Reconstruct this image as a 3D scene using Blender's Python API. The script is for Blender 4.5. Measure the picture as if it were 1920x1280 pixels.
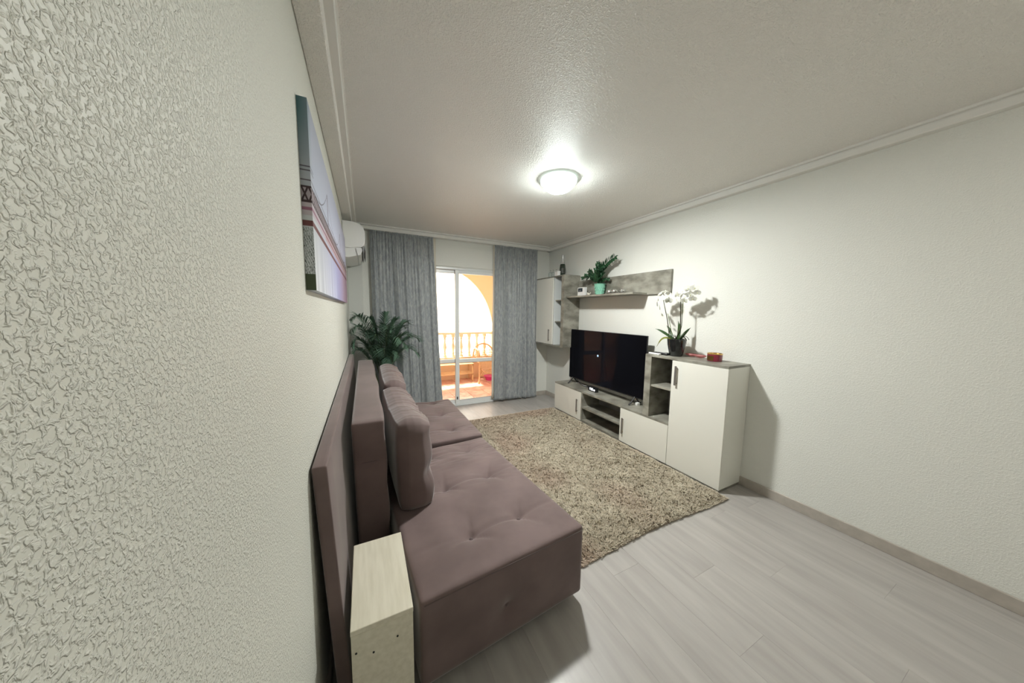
import bpy, bmesh, math, random
import numpy as np
from mathutils import Vector, Matrix, noise
random.seed(7); np.random.seed(7)
for o in list(bpy.data.objects): bpy.data.objects.remove(o, do_unlink=True)
S = bpy.context.scene
COL = S.collection
R = math.radians

# ------------------------------------------------------------------ camera
W, H, WY = 2.993, 2.5, -5.7          # room: left wall x=0, window wall y=0, wall behind y=WY
cam = bpy.data.cameras.new('camera'); camo = bpy.data.objects.new('camera', cam); COL.objects.link(camo)
cam.sensor_fit = 'HORIZONTAL'; cam.sensor_width = 36; cam.lens = 36*557.27/1920; cam.clip_start = .02
yaw, pit, rol = R(26.4279), R(5.7051), R(0.7572)
fw = Vector((math.sin(yaw)*math.cos(pit), math.cos(yaw)*math.cos(pit), -math.sin(pit)))
rt = Vector((math.cos(yaw), -math.sin(yaw), 0)); up = rt.cross(fw)
rt2 = rt*math.cos(rol)+up*math.sin(rol); up2 = -rt*math.sin(rol)+up*math.cos(rol)
M4 = Matrix((rt2, up2, -fw)).transposed().to_4x4(); M4.translation = (.1675, -4.3155, 1.4373)
camo.matrix_world = M4
S.camera = camo

# ------------------------------------------------------------------ light
wd = bpy.data.worlds.new('world'); S.world = wd; wd.use_nodes = True
bg = wd.node_tree.nodes['Background']; bg.inputs[0].default_value = (1.0, .965, .91, 1); bg.inputs[1].default_value = 2.6
sun = bpy.data.lights.new('sun', 'SUN'); sun.energy = 4.0; sun.angle = R(1.5); sun.color = (1, .93, .8)
suno = bpy.data.objects.new('sun', sun); COL.objects.link(suno)
suno.rotation_euler = Vector((.25, -1.0, -2.25)).to_track_quat('-Z', 'Y').to_euler()
LAMP_STRENGTH = 36
FILL_STRENGTH = 8                       # added fill light shaped as a ceiling lamp, unseen behind the camera
S.view_settings.view_transform = 'Standard'; S.view_settings.look = 'None'
S.view_settings.exposure = 1.70; S.view_settings.gamma = 1; S.view_settings.use_curve_mapping = False

# ------------------------------------------------------------------ materials
def mat(name, col, rough=.6, metal=0, spec=.5, col2=None, scale=8, detail=4, bump=0, bscale=60, bdist=.002,
        sheen=0, coat=0, trans=0, emis=None, estr=0, lo=.35, hi=.65, stretch=None, ior=None, alpha=None, rand=0):
    m = bpy.data.materials.new(name); m.use_nodes = True
    nt = m.node_tree; N = nt.nodes; L = nt.links; b = N['Principled BSDF']
    b.inputs['Base Color'].default_value = (*col, 1); b.inputs['Roughness'].default_value = rough
    b.inputs['Metallic'].default_value = metal; b.inputs['Specular IOR Level'].default_value = spec
    if sheen: b.inputs['Sheen Weight'].default_value = sheen; b.inputs['Sheen Roughness'].default_value = .35
    if coat: b.inputs['Coat Weight'].default_value = coat; b.inputs['Coat Roughness'].default_value = .08
    if trans: b.inputs['Transmission Weight'].default_value = trans
    if ior: b.inputs['IOR'].default_value = ior
    if alpha is not None: b.inputs['Alpha'].default_value = alpha
    if emis: b.inputs['Emission Color'].default_value = (*emis, 1); b.inputs['Emission Strength'].default_value = estr
    tc = N.new('ShaderNodeTexCoord'); mp = N.new('ShaderNodeMapping'); L.new(tc.outputs['Object'], mp.inputs[0])
    if stretch: mp.inputs['Scale'].default_value = stretch
    if rand:
        oi = N.new('ShaderNodeObjectInfo'); cb = N.new('ShaderNodeCombineXYZ'); mu = N.new('ShaderNodeMath'); mu.operation = 'MULTIPLY'
        mu.inputs[1].default_value = 37.0; L.new(oi.outputs['Random'], mu.inputs[0])
        for k in range(3): L.new(mu.outputs[0], cb.inputs[k])
        L.new(cb.outputs[0], mp.inputs['Location'])
    if col2:
        nz = N.new('ShaderNodeTexNoise'); nz.inputs['Scale'].default_value = scale; nz.inputs['Detail'].default_value = detail
        L.new(mp.outputs[0], nz.inputs['Vector'])
        cr = N.new('ShaderNodeValToRGB'); cr.color_ramp.elements[0].position = lo; cr.color_ramp.elements[1].position = hi
        cr.color_ramp.elements[0].color = (*col, 1); cr.color_ramp.elements[1].color = (*col2, 1)
        L.new(nz.outputs[0], cr.inputs[0])
        out = cr.outputs[0]
        if rand:
            hs = N.new('ShaderNodeHueSaturation'); ma = N.new('ShaderNodeMapRange'); ma.inputs[3].default_value = 1-rand; ma.inputs[4].default_value = 1+rand
            L.new(oi.outputs['Random'], ma.inputs[0]); L.new(ma.outputs[0], hs.inputs['Value']); L.new(out, hs.inputs['Color']); out = hs.outputs[0]
        L.new(out, b.inputs['Base Color'])
    if bump:
        n2 = N.new('ShaderNodeTexNoise'); n2.inputs['Scale'].default_value = bscale; n2.inputs['Detail'].default_value = 3
        L.new(mp.outputs[0] if stretch else tc.outputs['Object'], n2.inputs['Vector'])
        bp = N.new('ShaderNodeBump'); bp.inputs['Strength'].default_value = bump; bp.inputs['Distance'].default_value = bdist
        L.new(n2.outputs[0], bp.inputs['Height']); L.new(bp.outputs[0], b.inputs['Normal'])
    return m

def attr_mat(name, rough=.6, spec=.4, trans=0, sheen=0):
    m = bpy.data.materials.new(name); m.use_nodes = True
    N = m.node_tree.nodes; L = m.node_tree.links; b = N['Principled BSDF']
    a = N.new('ShaderNodeAttribute'); a.attribute_name = 'col'
    L.new(a.outputs['Color'], b.inputs['Base Color']); b.inputs['Roughness'].default_value = rough
    b.inputs['Specular IOR Level'].default_value = spec
    if sheen: b.inputs['Sheen Weight'].default_value = sheen
    return m

def gotele(name, col, rough, spec, dist, scale):
    """spatter-textured wall paint: rounded blobs of relief"""
    m = bpy.data.materials.new(name); m.use_nodes = True
    N = m.node_tree.nodes; L = m.node_tree.links; b = N['Principled BSDF']
    b.inputs['Base Color'].default_value = (*col, 1); b.inputs['Roughness'].default_value = rough; b.inputs['Specular IOR Level'].default_value = spec
    tc = N.new('ShaderNodeTexCoord')
    n1 = N.new('ShaderNodeTexNoise'); n1.inputs['Scale'].default_value = scale; n1.inputs['Detail'].default_value = 2; n1.inputs['Distortion'].default_value = .6
    L.new(tc.outputs['Object'], n1.inputs['Vector'])
    cr = N.new('ShaderNodeValToRGB'); cr.color_ramp.elements[0].position = .42; cr.color_ramp.elements[1].position = .68
    cr.color_ramp.interpolation = 'EASE'
    L.new(n1.outputs[0], cr.inputs[0])
    bp = N.new('ShaderNodeBump'); bp.inputs['Strength'].default_value = 1; bp.inputs['Distance'].default_value = dist
    L.new(cr.outputs[0], bp.inputs['Height']); L.new(bp.outputs[0], b.inputs['Normal'])
    return m

M = {}
M['wall'] = gotele('wall_paint', (.70, .705, .635), .48, .4, .0013, 215)
M['wall_smooth'] = gotele('wall_paint_fine', (.76, .765, .715), .55, .3, .0008, 120)
M['ceiling'] = gotele('ceiling_paint', (.89, .87, .825), .42, .5, .0021, 145)
M['cornice'] = mat('cornice_plaster', (.80, .79, .75), .45)
M['column'] = mat('column_paint', (.62, .63, .60), .6, bump=.3, bscale=80, bdist=.001)
M['skirt'] = mat('skirting', (.40, .365, .32), .45, col2=(.46, .42, .37), scale=20)
M['subfloor'] = mat('subfloor', (.30, .29, .28), .8)
M['plank'] = mat('laminate_plank', (.33, .31, .29), .36, spec=.45, col2=(.42, .40, .375), scale=3.0, detail=8, stretch=(6, .7, 1), lo=.3, hi=.7, rand=.015, bump=.2, bscale=14, bdist=.0015)
M['upvc'] = mat('white_frame', (.78, .80, .79), .3)
M['glass'] = mat('clear_glass', (1, 1, 1), .0, trans=1, ior=1.02, spec=.5)
M['rubber'] = mat('black_rubber', (.03, .03, .03), .6)
M['velvet'] = mat('mauve_velvet', (.128, .091, .086), .75, spec=.25, col2=(.172, .124, .118), scale=5, sheen=.55, bump=.15, bscale=300, bdist=.0006)
M['velvet_d'] = mat('mauve_velvet_button', (.12, .09, .088), .8, spec=.2, sheen=.3)
M['cream_wood'] = mat('cream_wood', (.60, .56, .44), .5, col2=(.68, .64, .52), scale=4, detail=6, stretch=(14, 1.5, 14), bump=.15, bscale=30, bdist=.0006)
M['screw'] = mat('dark_hole', (.01, .01, .01), .7)
M['white_lam'] = mat('white_laminate', (.76, .755, .69), .34, spec=.45)
M['concrete'] = mat('concrete_laminate', (.165, .158, .130), .42, col2=(.33, .32, .27), scale=6.5, detail=12, lo=.36, hi=.62, stretch=(1.0, 1.0, 1.8))
M['concrete_in'] = mat('concrete_laminate_back', (.20, .195, .18), .55, col2=(.30, .29, .27), scale=5, detail=8)
M['niche_white'] = mat('niche_white', (.66, .69, .68), .5)
M['steel'] = mat('brushed_steel', (.27, .25, .23), .4, metal=.7)
M['chrome'] = mat('chrome', (.8, .8, .8), .12, metal=1)
M['black'] = mat('black_plastic', (.012, .012, .013), .4)
M['screen'] = mat('tv_screen', (.004, .004, .005), .07, spec=.13)
M['screen'].node_tree.nodes['Principled BSDF'].inputs['Specular Tint'].default_value = (.40, .46, 1, 1)
M['white_pl'] = mat('white_plastic', (.80, .80, .78), .35)
M['grey_pl'] = mat('grey_plastic', (.25, .25, .25), .5)
M['louvre'] = mat('louvre_grey', (.40, .40, .39), .5)
M['display'] = mat('dark_display', (.03, .04, .05), .2)
M['digit'] = mat('lit_digit', (.9, .9, .9), .5, emis=(.95, .97, 1), estr=.45)
M['bluedot'] = mat('blue_dot', (.5, .7, 1), .5, emis=(.45, .62, .9), estr=.16)
M['pot_green'] = mat('mint_pot', (.22, .50, .37), .5)
M['pot_black'] = mat('black_glazed_pot', (.008, .010, .010), .12, coat=.6)
M['soil'] = mat('soil', (.035, .025, .018), .9)
M['zz'] = mat('zz_leaf', (.012, .050, .020), .3, col2=(.022, .085, .032), scale=9)
M['palm'] = mat('palm_leaf', (.065, .135, .09), .5, col2=(.12, .21, .14), scale=6)
M['stem'] = mat('green_stem', (.10, .14, .04), .5)
M['dark_stem'] = mat('dark_stem', (.035, .035, .015), .5)
M['orch_leaf'] = mat('orchid_leaf', (.02, .05, .015), .35, col2=(.035, .08, .02), scale=12)
M['yellow_leaf'] = mat('yellowing_leaf', (.16, .17, .02), .45)
M['petal'] = mat('white_petal', (.93, .93, .88), .7, spec=.2)
M['lip'] = mat('yellow_lip', (.80, .78, .45), .5)
M['pink'] = mat('pink_plastic', (.62, .25, .25), .35, col2=(.68, .32, .31), scale=20)
M['candle_glass'] = mat('crimson_glass', (.22, .012, .035), .12, coat=.8)
M['gold'] = mat('gold_foil', (.80, .50, .18), .16, metal=1)
M['wax'] = mat('red_wax', (.45, .05, .10), .45)
M['bottle'] = mat('green_bottle', (.012, .028, .016), .12, coat=.5)
M['foil'] = mat('silver_foil', (.62, .63, .62), .35, metal=.6)
M['label'] = mat('dark_label', (.05, .055, .045), .5)
M['tumbler'] = mat('thin_glass', (.93, .97, .96), .03, trans=.9, ior=1.2)
M['terracotta'] = mat('terracotta_tile', (.60, .30, .22), .3, col2=(.80, .52, .42), scale=9, detail=6, rand=.10, lo=.38, hi=.62)
M['grout'] = mat('grout', (.55, .42, .34), .8)
M['apricot'] = mat('apricot_render', (.88, .65, .42), .8, bump=.3, bscale=50, bdist=.002)
M['balus'] = mat('cream_stone', (.74, .64, .47), .7)
M['facade'] = mat('pale_render', (.85, .82, .76), .8)
M['facade_win'] = mat('reddish_window', (.22, .16, .15), .4)  # even dark reddish brown
M['cane'] = mat('cane', (.60, .36, .18), .5, col2=(.70, .45, .24), scale=30)
M['pine'] = mat('light_wood', (.70, .48, .25), .5)
M['magenta'] = mat('magenta_plastic', (.75, .06, .28), .4)
M['lining'] = mat('cream_lining', (.72, .68, .58), .8)
M['lamp_rim'] = mat('frosted_rim', (.66, .74, .72), .35, emis=(.66, .84, .78), estr=.5)
M['diffuser'] = mat('lit_diffuser', (.95, .98, 1), .4, emis=(.90, 1, .98), estr=LAMP_STRENGTH)
M['rug_back'] = mat('rug_backing', (.30, .25, .19), .9)
M['rug'] = attr_mat('rug_pile', .9, .1)
M['art'] = attr_mat('canvas_print', .55, .3)
M['street'] = mat('pale_paving', (.6, .58, .54), .9)

# crushed velvet curtain
def curtain_mat():
    m = mat('crushed_velvet', (.17, .185, .20), .42, spec=.35, sheen=.6)
    N = m.node_tree.nodes; L = m.node_tree.links; b = N['Principled BSDF']
    tc = N.new('ShaderNodeTexCoord'); mp = N.new('ShaderNodeMapping'); mp.inputs['Scale'].default_value = (1.2, 1, .42)
    L.new(tc.outputs['Object'], mp.inputs[0])
    nz = N.new('ShaderNodeTexNoise'); nz.inputs['Scale'].default_value = 34; nz.inputs['Detail'].default_value = 5; nz.inputs['Distortion'].default_value = .9
    L.new(mp.outputs[0], nz.inputs['Vector'])
    cr = N.new('ShaderNodeValToRGB'); cr.color_ramp.elements[0].position = .35; cr.color_ramp.elements[1].position = .68
    cr.color_ramp.elements[0].color = (.25, .27, .285, 1); cr.color_ramp.elements[1].color = (.40, .42, .42, 1)
    L.new(nz.outputs[0], cr.inputs[0]); L.new(cr.outputs[0], b.inputs['Base Color'])
    bp = N.new('ShaderNodeBump'); bp.inputs['Strength'].default_value = .3; bp.inputs['Distance'].default_value = .003
    L.new(nz.outputs[0], bp.inputs['Height']); L.new(bp.outputs[0], b.inputs['Normal'])
    return m
M['curtain'] = curtain_mat()

# ------------------------------------------------------------------ helpers
def wloc(o):
    v = Vector((0, 0, 0))
    while o: v += o.location; o = o.parent
    return v

def obj(name, bm, m, parent=None, smooth=False, origin=None):
    """one mesh object; bm verts are in world coordinates (before the thing is turned)"""
    me = bpy.data.meshes.new(name)
    if isinstance(bm, bmesh.types.BMesh):
        bmesh.ops.recalc_face_normals(bm, faces=bm.faces)
        off = wloc(parent) if parent else Vector((0, 0, 0))
        if origin: off = Vector(origin)
        bmesh.ops.translate(bm, vec=-off, verts=bm.verts)
        bm.to_mesh(me); bm.free()
    else:
        me = bm; off = Vector((0, 0, 0))
    o = bpy.data.objects.new(name, me); COL.objects.link(o)
    if origin: o.location = Vector(origin) - (wloc(parent) if parent else Vector((0, 0, 0)))
    if parent: o.parent = parent
    if m: me.materials.append(M[m])
    if smooth:
        me.polygons.foreach_set('use_smooth', [True]*len(me.polygons))
        if smooth == 'auto': me.set_sharp_from_angle(angle=R(40))
    return o

def thing(name, label, cat, loc, group=None):
    o = bpy.data.objects.new(name, None); COL.objects.link(o); o.location = loc; o.empty_display_size = .05
    return tag(o, label, cat, group)

def tag(o, label, cat, group=None):
    o['label'] = label; o['category'] = cat
    if group: o['group'] = group
    return o

def struct(o): o['kind'] = 'structure'; return o

def box(x0, x1, y0, y1, z0, z1, bev=0, bm=None, seg=1):
    own = bm is None
    if own: bm = bmesh.new()
    g = bmesh.ops.create_cube(bm, size=1)
    vs = g['verts']
    for v in vs: v.co = Vector(((x0+x1)/2+v.co.x*(x1-x0), (y0+y1)/2+v.co.y*(y1-y0), (z0+z1)/2+v.co.z*(z1-z0)))
    if bev:
        es = list({e for v in vs for e in v.link_edges})
        bmesh.ops.bevel(bm, geom=es, offset=bev, segments=seg, affect='EDGES', profile=.6)
    return bm

def extrude(poly, axis, a0, a1, bm=None):
    """poly: list of 2-D points; axis 'x' -> (y,z), 'y' -> (x,z), 'z' -> (x,y)"""
    if bm is None: bm = bmesh.new()
    def P(p, a):
        return {'x': (a, p[0], p[1]), 'y': (p[0], a, p[1]), 'z': (p[0], p[1], a)}[axis]
    A = [bm.verts.new(P(p, a0)) for p in poly]; B = [bm.verts.new(P(p, a1)) for p in poly]
    n = len(poly); bm.faces.new(A); bm.faces.new(B[::-1])
    for i in range(n): bm.faces.new((A[i], B[i], B[(i+1) % n], A[(i+1) % n]))
    return bm

def tube(pts, rads, n=8, bm=None, caps=True):
    if bm is None: bm = bmesh.new()
    pts = [Vector(p) for p in pts]
    if not hasattr(rads, '__len__'): rads = [rads]*len(pts)
    rings = []
    prev = None
    for i, p in enumerate(pts):
        t = (pts[min(i+1, len(pts)-1)]-pts[max(i-1, 0)]).normalized()
        a = Vector((0, 0, 1)) if abs(t.z) < .9 else Vector((1, 0, 0))
        if prev is not None: a = prev
        u = (a - t*a.dot(t)).normalized(); v = t.cross(u); prev = u
        rings.append([bm.verts.new(p+(u*math.cos(2*math.pi*k/n)+v*math.sin(2*math.pi*k/n))*rads[i]) for k in range(n)])
    for a, b in zip(rings, rings[1:]):
        for k in range(n): bm.faces.new((a[k], a[(k+1) % n], b[(k+1) % n], b[k]))
    if caps: bm.faces.new(rings[0][::-1]); bm.faces.new(rings[-1])
    return bm

def lathe(c, prof, n=24, bm=None, fn=None):
    """prof: list of (r,z); closed with caps where r>0 at the ends"""
    if bm is None: bm = bmesh.new()
    rings = []
    for r, z in prof:
        ring = []
        for k in range(n):
            a = 2*math.pi*k/n; rr = r if fn is None else fn(r, z, a)
            ring.append(bm.verts.new((c[0]+rr*math.cos(a), c[1]+rr*math.sin(a), c[2]+z)))
        rings.append(ring)
    for a, b in zip(rings, rings[1:]):
        for k in range(n): bm.faces.new((a[k], a[(k+1) % n], b[(k+1) % n], b[k]))
    bm.faces.new(rings[0][::-1]); bm.faces.new(rings[-1])
    return bm

def sphere(c, r, bm=None, sc=(1, 1, 1), u=16, v=10):
    if bm is None: bm = bmesh.new()
    g = bmesh.ops.create_uvsphere(bm, u_segments=u, v_segments=v, radius=r)
    for w in g['verts']: w.co = Vector((c[0]+w.co.x*sc[0], c[1]+w.co.y*sc[1], c[2]+w.co.z*sc[2]))
    return bm

def rbox(x0, x1, y0, y1, z0, z1, r, nx, ny, nz, fn=None):
    """rounded, subdivided box; fn(Vector world, (u,v,w) in -1..1) -> Vector"""
    bm = bmesh.new(); V = {}
    def cs(n, hh):          # rows bunched at the rounded rims so that flats stay flat
        if n < 6: return [2*i/n-1 for i in range(n+1)]
        e = min(.45, r/hh); a = [-1, -1+e*.3, -1+e]
        return a+[(-1+e)+(2-2*e)*k/(n-4) for k in range(1, n-4)]+[1-e, 1-e*.3, 1]
    CX, CY, CZ = cs(nx, (x1-x0)/2), cs(ny, (y1-y0)/2), cs(nz, (z1-z0)/2)
    c = Vector(((x0+x1)/2, (y0+y1)/2, (z0+z1)/2)); h = Vector(((x1-x0)/2, (y1-y0)/2, (z1-z0)/2))
    def vert(i, j, k):
        if (i, j, k) in V: return V[(i, j, k)]
        q = Vector((CX[i], CY[j], CZ[k]))
        p = Vector((q.x*h.x, q.y*h.y, q.z*h.z))
        inn = Vector([max(-(h[a]-r), min(h[a]-r, p[a])) for a in range(3)])
        d = p-inn
        if d.length > 1e-9: p = inn+d.normalized()*min(r, d.length if sum(abs(d[a]) > 1e-9 for a in range(3)) < 2 else r)
        p = p+c
        if fn: p = fn(p, q)
        V[(i, j, k)] = bm.verts.new(p); return V[(i, j, k)]
    for i in range(nx):
        for j in range(ny):
            for k in (0, nz):
                bm.faces.new([vert(i, j, k), vert(i+1, j, k), vert(i+1, j+1, k), vert(i, j+1, k)])
    for i in range(nx):
        for k in range(nz):
            for j in (0, ny):
                bm.faces.new([vert(i, j, k), vert(i+1, j, k), vert(i+1, j, k+1), vert(i, j, k+1)])
    for j in range(ny):
        for k in range(nz):
            for i in (0, nx):
                bm.faces.new([vert(i, j, k), vert(i, j+1, k), vert(i, j+1, k+1), vert(i, j, k+1)])
    return bm

def bez(p0, p1, p2, p3, n=12):
    p0, p1, p2, p3 = map(Vector, (p0, p1, p2, p3)); out = []
    for i in range(n+1):
        t = i/n; s = 1-t
        out.append(p0*s**3+p1*3*s*s*t+p2*3*s*t*t+p3*t**3)
    return out

def leaf_mesh(bm, base, tip, width, nrm, n=6, fold=.15, shape=None, droop=0):
    """an ovate blade with a folded midrib, thin but two-faced"""
    base, tip = Vector(base), Vector(tip); d = tip-base; L = d.length; t = d.normalized()
    s = t.cross(Vector(nrm)).normalized(); u = s.cross(t).normalized()
    rows = []
    for i in range(n+1):
        f = i/n; w = (shape(f) if shape else math.sin(math.pi*min(1, f**.8)))*width/2
        w = max(w, .0004)
        c = base+d*f+Vector((0, 0, -1))*droop*L*f*f
        rows.append((bm.verts.new(c-s*w+u*w*fold*2), bm.verts.new(c), bm.verts.new(c+s*w+u*w*fold*2)))
    for a, b in zip(rows, rows[1:]):
        bm.faces.new((a[0], a[1], b[1], b[0])); bm.faces.new((a[1], a[2], b[2], b[1]))
    return bm

# ================================================================== THE SETTING
fl = struct(obj('floor', box(-.15, W+.15, WY-.15, .2, -.12, -.008), 'subfloor'))
pw, pl = .193, 1.285
pm = obj('plank', box(-pw/2+.0001, pw/2-.0001, -pl/2+.0001, pl/2-.0001, -.008, 0, bev=.0005), 'plank').data
bpy.data.objects.remove(bpy.data.objects['plank'])
offs = [.10, .62, .30, .95, .48, .05, .80]
nrow = int(W/pw)+1
for i in range(nrow):
    xc = pw*(i+.5)
    if xc-pw/2 > W: break
    y = WY-offs[i % 7]
    while y < .15:
        yc = y+pl/2
        o = bpy.data.objects.new('plank', pm); COL.objects.link(o); o.parent = fl
        y0 = max(y, WY); y1 = min(y+pl, 0.0)
        x0 = xc-pw/2; x1 = min(xc+pw/2, W)
        if y1 > y0:
            o.location = ((x0+x1)/2, (y0+y1)/2, 0); o.scale = ((x1-x0)/pw, (y1-y0)/pl, 1)
        else: bpy.data.objects.remove(o)
        y += pl

struct(obj('wall_left', box(-.15, 0, WY, .2, 0, H+.1), 'wall'))
struct(obj('wall_right', box(W, W+.15, WY, .2, 0, H+.1), 'wall_smooth'))
DX0, DX1, DZ = .70, 2.065, 2.065
bm = box(0, DX0, 0, .2, 0, H+.1); box(DX1, W, 0, .2, 0, H+.1, bm=bm); box(DX0, DX1, 0, .2, DZ, H+.1, bm=bm)
struct(obj('wall_window', bm, 'wall_smooth'))
struct(obj('wall_back', box(-.15, W+.15, WY-.15, WY, 0, H+.1), 'wall_smooth'))
struct(obj('ceiling', box(-.15, W+.15, WY-.15, .2, H, H+.12), 'ceiling'))
struct(obj('wall_column', box(0, .165, -.12, 0, 0, H, bev=.003), 'column'))
struct(obj('wall_beam', box(0, .080, WY, -.0, 2.362, H, bev=.004), 'ceiling'))
prof = [(0, .0625), (.048, .0625), (.053, .058), (.053, .024), (.047, .021), (.047, .017), (.062, .014), (.062, 0), (0, 0)]
struct(obj('trim_right', extrude([(W-u, H-v) for u, v in prof], 'y', WY, 0), 'cornice'))
struct(obj('trim_left', extrude([(.080+u*.62, H-v) for u, v in prof], 'y', WY, 0), 'cornice'))
struct(obj('trim_window', extrude([(-u*1.75, H-v) for u, v in prof], 'x', .08, W), 'cornice'))
struct(obj('trim_shutter', box(DX0-.03, DX1+.03, -.012, 0, DZ+.01, 2.36, bev=.003), 'wall_smooth'))
struct(obj('baseboard_right', box(W-.012, W, WY, 0, 0, .075, bev=.002), 'skirt'))
struct(obj('baseboard_window', box(DX1+.02, W-.012, -.012, 0, 0, .075, bev=.002), 'skirt'))
struct(obj('baseboard_left', box(0, .012, WY, -.12, 0, .075, bev=.002), 'skirt'))

# sliding balcony door: outer frame (structure) with two sashes
d1 = bpy.data.objects.new('door_1', None); COL.objects.link(d1); d1.location = ((DX0+DX1)/2, .02, 0); struct(d1)
bm = box(DX0, DX0+.035, .005, .10, 0, DZ, bev=.002); box(DX1-.028, DX1, .005, .10, 0, DZ, bev=.002, bm=bm)
box(DX0, DX1, .005, .10, DZ-.03, DZ, bev=.002, bm=bm); box(DX0, DX1, .0, .10, 0, .022, bev=.002, bm=bm)
obj('door_frame', bm, 'upvc', d1)
def sash(x0, x1, y, gx0, gx1):
    f = box(x0, gx0, y, y+.035, .022, DZ-.03, bev=.003); box(gx1, x1, y, y+.035, .022, DZ-.03, bev=.003, bm=f)
    box(gx0, gx1, y, y+.035, .022, .083, bev=.003, bm=f); box(gx0, gx1, y, y+.035, 1.985, DZ-.03, bev=.003, bm=f)
    box(gx0, gx1, y, y+.035, .660, .714, bev=.003, bm=f)
    s = obj('door_sash', f, 'upvc', d1)
    obj('glass_pane', box(gx0, gx1, y+.014, y+.020, .714, 1.985), 'glass', s)
    obj('glass_pane', box(gx0, gx1, y+.014, y+.020, .083, .660), 'glass', s)
    obj('glazing_seal', box(gx0, gx1, y-.001, y+.001, .655, .660, bm=box(gx0, gx1, y-.001, y+.001, .083, .087)), 'grey_pl', s)
    return s
s1 = sash(.735, 1.420, .052, .790, 1.385)
s2 = sash(1.378, 2.037, .010, 1.436, 2.000)
obj('door_handle', box(2.010, 2.026, -.006, .010, .80, .98, bev=.004), 'black', s2)
obj('door_lock', box(1.392, 1.408, 0.0, .010, .10, .14, bev=.002), 'black', s2)

# ================================================================== BALCONY AND OUTSIDE
bf = struct(obj('floor_balcony', box(-.6, 3.3, .2, 2.15, -.14, -.026), 'grout'))
tm = obj('tile', box(-.146, .146, -.146, .146, -.012, 0, bev=.0025), 'terracotta').data
bpy.data.objects.remove(bpy.data.objects['tile'])
for i in range(13):
    for j in range(6):
        o = bpy.data.objects.new('tile', tm); COL.objects.link(o); o.parent = bf
        o.location = (-.45+.3*i, .355+.3*j, -.016+random.uniform(-.0008, .0008)); o.rotation_euler = (0, 0, random.choice((0, 1, 2, 3))*math.pi/2)
YB = 1.85
struct(obj('ceiling_balcony', box(-.6, 3.3, .2, 2.15, 2.42, 2.55), 'apricot'))
# outer wall with arch
ax, aa, ab, az = 1.551, 1.187, 1.356, .966
arch = [(ax+aa*math.cos(t), az+ab*math.sin(t)) for t in np.linspace(0, math.pi, 40)]
bm = bmesh.new()
top = 2.55
for k in range(len(arch)-1):
    (xa, za), (xb, zb) = arch[k], arch[k+1]
    extrude([(xa, za), (xa, top), (xb, top), (xb, zb)], 'y', YB-.02, YB+.22, bm=bm)
box(ax+aa, 3.3, YB-.02, YB+.22, -.14, top, bm=bm); box(-.6, ax-aa, YB-.02, YB+.22, -.14, top, bm=bm)
bmesh.ops.remove_doubles(bm, verts=bm.verts, dist=1e-4)
struct(obj('wall_arch', bm, 'apricot'))
struct(obj('wall_parapet', box(ax-aa, ax+aa, YB, YB+.20, -.14, .370), 'apricot'))
struct(obj('wall_balcony_side', box(3.3, 3.45, .2, 2.15, -.14, 2.55), 'apricot'))
struct(obj('wall_balcony_end', box(-.75, -.6, .2, 2.15, -.14, 2.55), 'apricot'))
bal = thing('balustrade', 'cream stone balustrade with turned balusters under the balcony arch', 'balustrade', (ax, YB+.1, .370))
obj('base_rail', box(ax-aa, ax+aa, YB+.01, YB+.19, .370, .455, bev=.008), 'balus', bal)
obj('top_rail', box(ax-aa, ax+aa, YB+.005, YB+.195, .938, .990, bev=.010), 'balus', bal)
bp_ = [(.045, 0), (.045, .035), (.026, .045), (.024, .06), (.036, .075), (.036, .09), (.020, .105), (.024, .14), (.040, .19), (.043, .215), (.036, .25), (.024, .31), (.019, .36), (.030, .375), (.030, .39), (.022, .40), (.040, .43), (.045, .44), (.045, .483)]
bmm = lathe((0, 0, 0), bp_, 14); bo = obj('baluster', bmm, 'balus', None, smooth='auto'); bo.parent = bal
bxs = [1.684+.1797*k for k in range(-7, 6)]
for k, x in enumerate(bxs):
    o = bo if k == 0 else bo.copy()
    if k: COL.objects.link(o); o.parent = bal
    o.location = Vector((x, YB+.1, .455))-bal.location

fc = thing('building', 'overexposed pale apartment building across the street', 'building', (4, 14, -6))
obj('wall', box(-18, 26, 14, 15, -6, 9), 'facade', fc)
for x, z in [(7.3, 1.0), (4.6, 3.6), (7.1, 3.4), (2.2, 1.0), (2.2, 3.6), (4.6, 1.0)]:
    w = obj('window', box(x-.28, x+.28, 13.96, 14.0, z-.55, z+.45, bev=.01), 'facade_win', fc)
    obj('window_sill', box(x-.36, x+.36, 13.86, 14.0, z-.64, z-.57, bev=.01), 'facade', w)
obj('awning', extrude([(14, 1.9), (13.4, 1.62), (13.4, 1.56), (14, 1.8)], 'x', 6.75, 7.5), 'balus', fc)
struct(obj('street', box(-30, 40, 2.2, 30, -6.2, -6), 'street'))

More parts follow.
